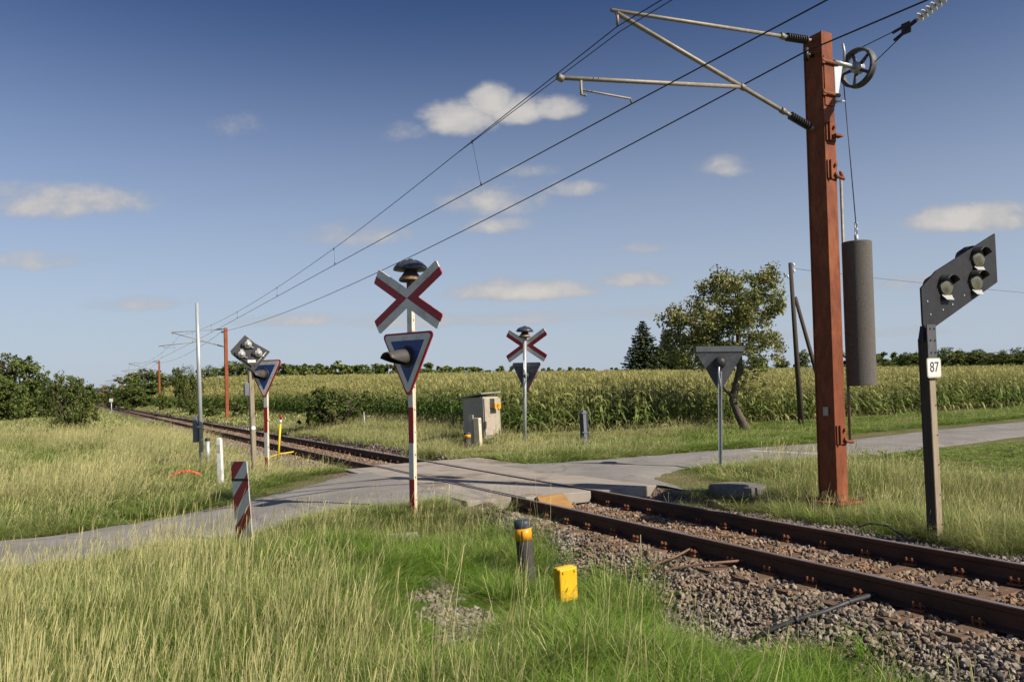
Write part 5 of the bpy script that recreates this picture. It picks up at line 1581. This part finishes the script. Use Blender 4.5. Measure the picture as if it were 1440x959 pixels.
CROWNS = {}
def tree_kind(kind, v):
    # unit-height trees, shared meshes
    key = (kind, v)
    if key in CROWNS: return CROWNS[key]
    rg = random.Random(sum(map(ord, kind)) + v * 17)
    mb = MB()
    if kind == 'round':
        branches(mb, rg, Vector((0, 0, 0)), .75, .035, 8, .35, .25)
        blobs = [(0, 0, .52, .36, .36, .40), (.1, 0, .25, .36, .34, .22), (-.14, .05, .22, .3, .3, .2)] + [(rg.uniform(-.28, .28), rg.uniform(-.28, .28), rg.uniform(.3, .72), rg.uniform(.16, .25), rg.uniform(.16, .25), rg.uniform(.14, .24)) for i in range(7)]
        cr = blob_crown(v + 100, blobs, 9000, .030, M['leaf_a'])
    elif kind == 'bush':
        branches(mb, rg, Vector((0, 0, 0)), .5, .03, 12, .5, .05)
        blobs = [(0, 0, .42, .5, .45, .42)] + [(rg.uniform(-.5, .5), rg.uniform(-.4, .4), rg.uniform(.2, .68), rg.uniform(.18, .32), rg.uniform(.18, .3), rg.uniform(.15, .27)) for i in range(8)]
        cr = blob_crown(v + 200, blobs, 9000, .027, M['leaf_e'])
    elif kind == 'loose':
        branches(mb, rg, Vector((0, 0, 0)), .6, .03, 14, .6, .05)
        blobs = [(0, 0, .36, .55, .45, .36)] + [(rg.uniform(-.46, .46), rg.uniform(-.4, .4), rg.uniform(.12, .60), rg.uniform(.14, .28), rg.uniform(.14, .26), rg.uniform(.12, .26)) for i in range(11)]
        cr = blob_crown(v + 260, blobs, 8000, .030, M['leaf_a'])
    elif kind == 'shrub':
        branches(mb, rg, Vector((0, 0, 0)), .5, .03, 10, .5, .05)
        blobs = [(rg.uniform(-.6, .6), rg.uniform(-.4, .4), rg.uniform(.25, .6), rg.uniform(.25, .4), rg.uniform(.25, .4), rg.uniform(.2, .36)) for i in range(7)]
        cr = blob_crown(v + 300, blobs, 3000, .045, M['leaf_d'])
    elif kind == 'spruce':
        mb.tube([(0, 0, -.03), (0, 0, .97)], [.025, .004], 7)
        P, NR = [], []
        g2 = np.random.default_rng(v + 5)
        z = .06
        while z < .985:
            L = .36 * (1 - z) ** .85 + .012; nb = 9 if z < .7 else 6
            a0 = rg.uniform(0, 6.28)
            for i in range(nb):
                a = a0 + i * 6.283 / nb + rg.gauss(0, .15); l = L * rg.uniform(.7, 1.12)
                k = max(8, int(60 * l / .3))
                u = np.linspace(.12, 1, k); droop = -.30 * l * u + .22 * l * u * u
                w = (g2.random(k) - .5) * .26 * l * (1.1 - u)
                P.append(np.stack([np.cos(a) * l * u - np.sin(a) * w, np.sin(a) * l * u + np.cos(a) * w, z + droop + g2.normal(0, .006, k)], 1))
                NR.append(np.tile([0, 0, .6], (k, 1)) + np.stack([np.cos(a) * .4 * u, np.sin(a) * .4 * u, 0 * u], 1))
                if rg.random() < .5: mb.tube([(0, 0, z), (math.cos(a) * l * .9, math.sin(a) * l * .9, z - .1 * l)], [.005, .001], 4)
            z += .030 + .010 * rg.random()
        cr = leaf_mesh('crown', np.concatenate(P), np.concatenate(NR), .020, M['leaf_c'], v + 9, 2.2)
    tm = mb.build('trunk', M['bark']); me_t = tm.data; bpy.data.objects.remove(tm)
    CROWNS[key] = (me_t, cr); return CROWNS[key]

def tree(name, label, cat, px, py_base, py_top, w_px, depth, kind, v, group=None, rz=None, ground_z=None):
    # surveyed by bearing, distance, height and width
    v_ = ray(px, 540); k = depth / v_.y; X, Y = v_.x * k, depth
    z = g(X, Y) if ground_z is None else ground_z
    vt = ray(px, py_top); zt = EYE + vt.z * depth / vt.y
    h = max(zt - z, .5); w = w_px * depth / 1120
    t = thing(name, label, cat, (X, Y, z), random.uniform(0, 6.28) if rz is None else rz, 0, group)
    unit = {'round': .98, 'bush': 1.45, 'loose': 1.6, 'shrub': 1.7, 'spruce': .72}[kind]
    topk = {'round': .98, 'bush': .92, 'loose': .92, 'shrub': .9, 'spruce': 1.0}[kind]
    mt, mc = tree_kind(kind, v)
    for nm, me in (('trunk', mt), ('crown', mc)):
        o = bpy.data.objects.new(nm, me); COL.objects.link(o); o.parent = t
        o.scale = (w / unit, w / unit, h / topk)
    return t

tree('hawthorn_bush', 'dense dark green bush at left beside the track with a dark shadow below', 'bush', 92, 603, 515, 86, 50, 'bush', 0, rz=.4)
tree('hawthorn_bush', 'broad rounded bush growing against the corn edge beyond the track', 'bush', 468, 600, 533, 134, 39, 'loose', 2, rz=2.1, ground_z=-.55)
GR = 'trees left of the track'
for i, (px, top, w, dep, v, lb) in enumerate([(22, 494, 92, 92, 0, 'broad tallest tree at the far left edge behind the dark bush'), (-25, 505, 70, 84, 1, 'tree cut by the left picture border'), (10, 528, 66, 80, 2, 'low dark tree at the left border in front of the tall one'),
                                        (66, 531, 40, 105, 1, 'lower tree between the tall left tree and the dark bush'), (-70, 500, 90, 90, 0, 'leafy tree beyond the left border')]):
    if i == 4: continue
    tree('broadleaf_tree', lb, 'tree', px, 575, top, w, dep, 'round', v, GR)
GR = 'trees right of the distant track'
for px, top, w, dep, v, kd, lb in [(208, 517, 76, 165, 0, 'round', 'large round tree behind the slim mast on the distant right side of track'), (190, 534, 46, 150, 1, 'round', 'lower lighter tree in front of the large round tree'),
                               (240, 525, 52, 190, 2, 'round', 'round dark tree between the slim mast and the tall dark bush-tree'), (160, 540, 34, 190, 1, 'round', 'small dark tree beneath the catenary arms far off'),
                               (251, 516, 24, 180, 0, 'spruce', 'pointed conifer tip left of the tall dark bush-tree'), (292, 513, 40, 190, 2, 'round', 'tree crown just behind the steel pole'),
                               (335, 506, 72, 170, 0, 'round', 'tree mass behind the rust mast and diamond board'), (372, 512, 60, 185, 1, 'round', 'tree crown behind the blue triangle sign'), (128, 548, 30, 260, 2, 'round', 'tiny tree at the end of the track')]:
    tree('broadleaf_tree' if kd == 'round' else 'conifer_tree', lb, 'tree', px, 560, top, w, dep, kd, v, GR)
tree('bushy_tree', 'tall dark bush-like tree between the slim mast and the steel pole', 'tree', 263, 574, 510, 46, 88, 'bush', 1, rz=1.0)
for px, top, w, dep, v, lb in [(338, 556, 66, 62, 0, 'bright green shrub spreading left of the rust mast foot'), (300, 562, 44, 68, 1, 'bright green shrub just right of the steel pole'), (275, 566, 30, 74, 0, 'small shrub under the tall dark bush-tree'), (228, 548, 34, 110, 1, 'pale shrub on the corn slope near the slim mast'), (178, 565, 16, 130, 0, 'tiny dark shrub beside the far rails'), (150, 598, 22, 40, 1, 'small green shrub in straw grass left of the track')]:
    tree('roadside_shrub', lb, 'shrub', px, 580, top, w, dep, 'shrub', v, 'shrubs along the track')
# distant conifers and copse behind the corn
tree('conifer_tree', 'dark spruce standing on the field horizon left of the roadside tree', 'tree', 906, 521, 449, 84, 150, 'spruce', 1)
tree('conifer_tree', 'thin pale conifer right behind the dark spruce', 'tree', 938, 521, 462, 60, 165, 'spruce', 2)
for px, top, w, dep, v, lb in [(930, 490, 40, 160, 1, 'dark rounded tree right of the dark spruce'), (962, 486, 52, 150, 0, 'low copse tree behind the left boughs of the roadside tree'), (1000, 496, 50, 155, 2, 'copse tree behind the grey triangle back'), (1065, 498, 44, 160, 1, 'copse tree behind the leaning trunk'), (1100, 503, 30, 165, 2, 'copse tree right of the roadside tree trunk'), (1130, 490, 26, 150, 0, 'small tree seen between the wooden pole and the rust mast')]:
    tree('broadleaf_tree', lb, 'tree', px, 525, top, w, dep, 'round', v, 'copse behind the corn field')
for px, top, w, dep, v, lb in [(1252, 507, 24, 170, 1, 'small low tree at the left end of the right hedge line'), (1280, 494, 44, 150, 0, 'rounded tree left of the number post in the hedge line'), (1300, 490, 46, 150, 2, 'tree rising behind the number 87 post'), (1335, 488, 56, 145, 1, 'tree just right of the number 87 post in the hedge line'), (1372, 490, 52, 145, 0, 'tree in the hedge line below the signal board tip'), (1405, 492, 50, 140, 2, 'second last tree of the hedge line near the right border'), (1440, 488, 56, 140, 1, 'tree of the hedge line cut by the right border'), (1480, 490, 60, 140, 0, 'hedge tree outside')]:
    if px > 1470: continue
    tree('broadleaf_tree', lb, 'tree', px, 520, top, w, dep, 'round', v, 'hedge line of trees behind the right of the field')

# far woods on the horizon: one mass
def woods(name, px0, px1, dep, top_f, n, seed, size=.9):
    rg = np.random.default_rng(seed); blobs = []
    px = px0
    while px < px1:
        v_ = ray(px, 540); k = dep * rg.uniform(.95, 1.05); X = v_.x * k / v_.y
        vt = ray(px, top_f(px) + rg.uniform(-1.2, 1.8)); zt = EYE + vt.z * k / vt.y
        zg = g(X, k); hh_ = max(zt - zg, 1.5)
        w = rg.uniform(2.4, 4.5)
        blobs.append((X, k, zg + hh_ * .5, w, w, hh_ * .52)); blobs.append((X + w * .5, k + 2, zg + hh_ * .3, w * 1.1, w, hh_ * .4)); px += w * .6 * 1120 / dep
    me = blob_crown(seed, blobs, n, size, M['leaf_a'], name)
    o = bpy.data.objects.new(name, me); COL.objects.link(o); tag(o, kind='stuff'); return o
woods('far_woods', 385, 665, 250, lambda p: 512 + .010 * (p - 385) + 1.2 * math.sin(p * .09), 46000, 5, .62)
woods('far_treeline', 660, 900, 330, lambda p: 517 + 1.5 * math.sin(p * .13), 20000, 6, .7)
woods('far_left_woods', 60, 215, 420, lambda p: 543 + 2 * math.sin(p * .2), 7000, 8, 1.2)
woods('far_right_woods', 1180, 1560, 260, lambda p: 497 + 2 * math.sin(p * .1), 40000, 9, .7)

# the roadside tree, grown limb by limb
def roadside_tree():
    p = at(1049, 606); kb = p.y / 1120
    t = thing('roadside_tree', 'small gnarled roadside tree with open sunlit crown and crooked trunk', 'tree', p)
    rg = random.Random(42); gr = np.random.default_rng(42)
    def L(px, py, dy=0.0): return Vector(((px - 1049) * kb, dy, (606 - py) * kb))
    mb = MB()
    trunk = [L(1051, 612), L(1047, 600), L(1038, 580), L(1032, 562), L(1036, 545), L(1043, 520), L(1043, 490), L(1042, 455), L(1045, 425)]
    nodes = []
    rr = [.20, .17, .15, .145, .13, .12, .10, .075, .045]
    mb.tube(trunk, rr, 10)
    for i in range(len(trunk) - 1):
        for k in range(4):
            if i >= 3: nodes.append((trunk[i].lerp(trunk[i + 1], k / 4), rr[i] * .62))
    side = [L(1034, 560), L(1022, 548, -.1), L(1010, 534, -.25), L(996, 516, -.4), L(982, 500, -.5)]
    mb.tube(side, [.085, .07, .06, .045, .025], 8)
    for i in range(1, len(side)): nodes.append((side[i], .035))
    env = [  # crown envelope: px, py, rx px, ry px
        (1022, 430, 52, 42), (1060, 418, 44, 40), (985, 455, 44, 32), (1050, 470, 50, 36), (965, 470, 26, 24), (1085, 415, 24, 32), (1075, 490, 34, 28), (975, 495, 36, 22), (1020, 395, 36, 18), (950, 440, 18, 14), (1055, 530, 22, 22), (1005, 485, 30, 26), (1075, 390, 22, 14), (1095, 385, 12, 10)]
    A = []
    for (px, py, rx, ry) in env:
        m = int(rx * ry / 26)
        for i in range(m):
            u = Vector((rg.gauss(0, 1), rg.gauss(0, 1), rg.gauss(0, 1))).normalized() * rg.random() ** .28
            c = L(px, py)
            A.append(Vector((c.x + u.x * rx * kb, u.y * max(rx, 30) * kb * 1.0, c.z + u.z * ry * kb)))
    cen = L(1035, 470)
    A.sort(key=lambda q: (q - cen).length)
    tips = []
    for q in A:
        best = min(nodes, key=lambda nd: (nd[0] - q).length + .25 * max(0, nd[0].z - q.z))
        b, br = best
        m_ = b.lerp(q, .5) + Vector((rg.gauss(0, .08), rg.gauss(0, .08), .10 * (q - b).length))
        r0 = min(br * .8, .05); 
        mb.tube([b, m_, q], [r0, max(r0 * .65, .008), .005], 5, cap=False)
        for k in (.35, .6, .85, 1.0): 
            nodes.append((b.lerp(m_, k / .5) if k < .5 else m_.lerp(q, (k - .5) / .5), max(r0 * (1 - .55 * k), .010)))
        tips.append(q)
    mb.build('trunk', M['bark'], t)
    P, NR, CL = [], [], []
    for q in tips:
        k = rg.randint(18, 50); c = rg.random()
        u = gr.normal(0, 1, (k, 3)); u /= np.linalg.norm(u, axis=1)[:, None]
        P.append(np.array(q) + u * (.30 * gr.random(k) ** .55)[:, None] * np.array([1, 1, .75])); NR.append(u * .5 + np.array([0, 0, .35])); CL.append(np.full(k, c * .8))
    me = leaf_mesh('crown', np.concatenate(P), np.concatenate(NR), .075, M['leaf_b'], 77, 1.9, np.concatenate(CL))
    o = bpy.data.objects.new('crown', me); COL.objects.link(o); o.parent = t
    return t
roadside_tree()

# ------------------------------------------------------------------ sky, sun, render settings
AZ = (.84, -.54); EL = 39.0
sun_d = bpy.data.lights.new('sun', 'SUN'); sun_d.energy = 4.9; sun_d.angle = R(.53); sun_d.color = (1.0, .90, .76)
sun = bpy.data.objects.new('sun', sun_d); COL.objects.link(sun)
l = math.hypot(*AZ)
sv = Vector((AZ[0] / l * math.cos(R(EL)), AZ[1] / l * math.cos(R(EL)), math.sin(R(EL))))
sun.rotation_euler = sv.to_track_quat('Z', 'Y').to_euler()
sun.location = (20, -10, 30)
wld = bpy.data.worlds.new('World'); S.world = wld; wld.use_nodes = True
nt = wld.node_tree; L = nt.links
bg = nt.nodes['Background']
sky = nt.nodes.new('ShaderNodeTexSky'); sky.sky_type = 'NISHITA'; sky.sun_disc = False
sky.sun_elevation = R(EL); sky.sun_rotation = math.atan2(sv.x, sv.y); sky.air_density = 1.0; sky.dust_density = .9; sky.ozone_density = 3.0
tc = nt.nodes.new('ShaderNodeTexCoord')
sep = nt.nodes.new('ShaderNodeSeparateXYZ'); L.new(tc.outputs['Generated'], sep.inputs[0])
def math_(op, a, b=None, clamp=False):
    n_ = nt.nodes.new('ShaderNodeMath'); n_.operation = op; n_.use_clamp = clamp
    for i, q in enumerate((a, b)):
        if q is None: continue
        if isinstance(q, (int, float)): n_.inputs[i].default_value = q
        else: L.new(q, n_.inputs[i])
    return n_.outputs[0]
ysafe = math_('MAXIMUM', sep.outputs[1], .05)
U = math_('DIVIDE', sep.outputs[0], ysafe); V = math_('DIVIDE', sep.outputs[2], ysafe)
cb = nt.nodes.new('ShaderNodeCombineXYZ'); L.new(U, cb.inputs[0]); L.new(V, cb.inputs[1])
def fbm(scale, det, rough, off=(0, 0, 0), sx=1, sy=1):
    mp = nt.nodes.new('ShaderNodeMapping'); mp.inputs['Location'].default_value = off; mp.inputs['Scale'].default_value = (sx, sy, 1); L.new(cb.outputs[0], mp.inputs['Vector'])
    n_ = nt.nodes.new('ShaderNodeTexNoise'); n_.inputs['Scale'].default_value = scale; n_.inputs['Detail'].default_value = det; n_.inputs['Roughness'].default_value = rough
    L.new(mp.outputs[0], n_.inputs['Vector']); return n_.outputs['Fac']
n1 = fbm(34, 8, .6, (3, 1, 0), .8, 1.2)
n2 = fbm(13, 4, .5, (7, 2, 0), .7, 1.3)
def vdir(px, py):
    v = ray(px, py); return v.x / v.y, v.z / v.y
CL = [(650, 172, 56, 38, .95), (690, 148, 42, 34, .9), (728, 160, 50, 30, .9), (780, 156, 50, 26, .75), (620, 162, 36, 24, .45),
      (700, 285, 90, 36, .40), (800, 268, 60, 18, .42), (745, 243, 50, 16, .36), (700, 320, 60, 18, .38),
      (735, 412, 125, 22, .72), (710, 402, 44, 18, .5), (895, 396, 66, 18, .58), (500, 334, 95, 26, .40), (95, 288, 150, 34, .55), (30, 272, 70, 22, .4),
      (1370, 312, 110, 30, .90), (1410, 298, 54, 20, .6), (1020, 237, 52, 24, .42), (905, 350, 40, 14, .34), (400, 452, 110, 14, .34), (200, 430, 100, 16, .30),
      (640, 452, 220, 16, .30), (1240, 400, 170, 20, .28), (950, 440, 220, 18, .28), (320, 180, 60, 26, .16), (565, 190, 40, 22, .28), (1210, 470, 160, 14, .25), (60, 370, 120, 20, .28)]
tot = None
for px, py, a, b, st in CL:
    u0, v0 = vdir(px, py)
    du = math_('DIVIDE', math_('SUBTRACT', U, u0), a / 1120.0); dv = math_('DIVIDE', math_('SUBTRACT', V, v0), b / 1120.0); dv = math_('MAXIMUM', dv, math_('MULTIPLY', dv, -1.7))
    # flat base, domed top
    r2 = math_('ADD', math_('MULTIPLY', du, du), math_('MULTIPLY', dv, dv))
    k = math_('MULTIPLY', math_('MAXIMUM', math_('SUBTRACT', 1.25, r2), -1.5), min(1.15, st * 1.25 + .14))
    tot = k if tot is None else math_('MAXIMUM', tot, k)
nz = math_('ADD', math_('MULTIPLY', math_('SUBTRACT', n1, .5), 1.9), math_('MULTIPLY', math_('SUBTRACT', n2, .5), 1.5))
den = math_('ADD', tot, math_('MULTIPLY', nz, .66))
mr = nt.nodes.new('ShaderNodeMapRange'); mr.interpolation_type = 'SMOOTHSTEP'; mr.inputs['From Min'].default_value = .10; mr.inputs['From Max'].default_value = 1.15; mr.inputs['To Max'].default_value = .92
L.new(den, mr.inputs['Value'])
front = math_('GREATER_THAN', sep.outputs[1], .06)
fac = math_('MULTIPLY', mr.outputs[0], front)
mx = nt.nodes.new('ShaderNodeMix'); mx.data_type = 'RGBA'
hs = nt.nodes.new('ShaderNodeHueSaturation'); hs.inputs['Saturation'].default_value = 1.0; hs.inputs['Value'].default_value = 1.0
gm = nt.nodes.new('ShaderNodeGamma'); gm.inputs['Gamma'].default_value = 1.5; L.new(sky.outputs[0], gm.inputs['Color'])
tn = nt.nodes.new('ShaderNodeMix'); tn.data_type = 'RGBA'; tn.blend_type = 'MULTIPLY'; tn.inputs[0].default_value = 1; tn.inputs[7].default_value = (.46, .445, .475, 1); L.new(gm.outputs[0], tn.inputs[6])
L.new(tn.outputs[2], hs.inputs['Color'])
hz = nt.nodes.new('ShaderNodeMapRange'); hz.interpolation_type = 'SMOOTHSTEP'; hz.inputs['From Min'].default_value = -.02; hz.inputs['From Max'].default_value = .48; hz.inputs['To Min'].default_value = .85; hz.inputs['To Max'].default_value = 0
L.new(sep.outputs[2], hz.inputs['Value'])
hm = nt.nodes.new('ShaderNodeMix'); hm.data_type = 'RGBA'; hm.inputs[7].default_value = (6.6, 7.6, 9.1, 1)
L.new(hz.outputs[0], hm.inputs[0]); L.new(hs.outputs[0], hm.inputs[6])
L.new(fac, mx.inputs[0]); L.new(hm.outputs[2], mx.inputs[6])
cc = nt.nodes.new('ShaderNodeMix'); cc.data_type = 'RGBA'; cc.inputs[6].default_value = (5.2, 5.3, 5.7, 1); cc.inputs[7].default_value = (8.6, 8.2, 7.7, 1)
cf = nt.nodes.new('ShaderNodeMapRange'); cf.inputs['From Min'].default_value = .25; cf.inputs['From Max'].default_value = 1.5; L.new(math_('ADD', den, math_('MULTIPLY', nz, .35)), cf.inputs['Value'])
L.new(cf.outputs[0], cc.inputs[0]); L.new(cc.outputs[2], mx.inputs[7])
L.new(mx.outputs[2], bg.inputs['Color']); bg.inputs['Strength'].default_value = .05

S.view_settings.view_transform = 'Standard'; S.view_settings.look = 'None'; S.view_settings.exposure = 0.6; S.view_settings.gamma = 1
S.render.engine = 'CYCLES'
S.cycles.use_denoising = True
S.cycles.max_bounces = 6; S.cycles.diffuse_bounces = 2; S.cycles.glossy_bounces = 2; S.cycles.transmission_bounces = 4; S.cycles.transparent_max_bounces = 4
S.cycles.use_adaptive_sampling = True; S.cycles.adaptive_threshold = .02
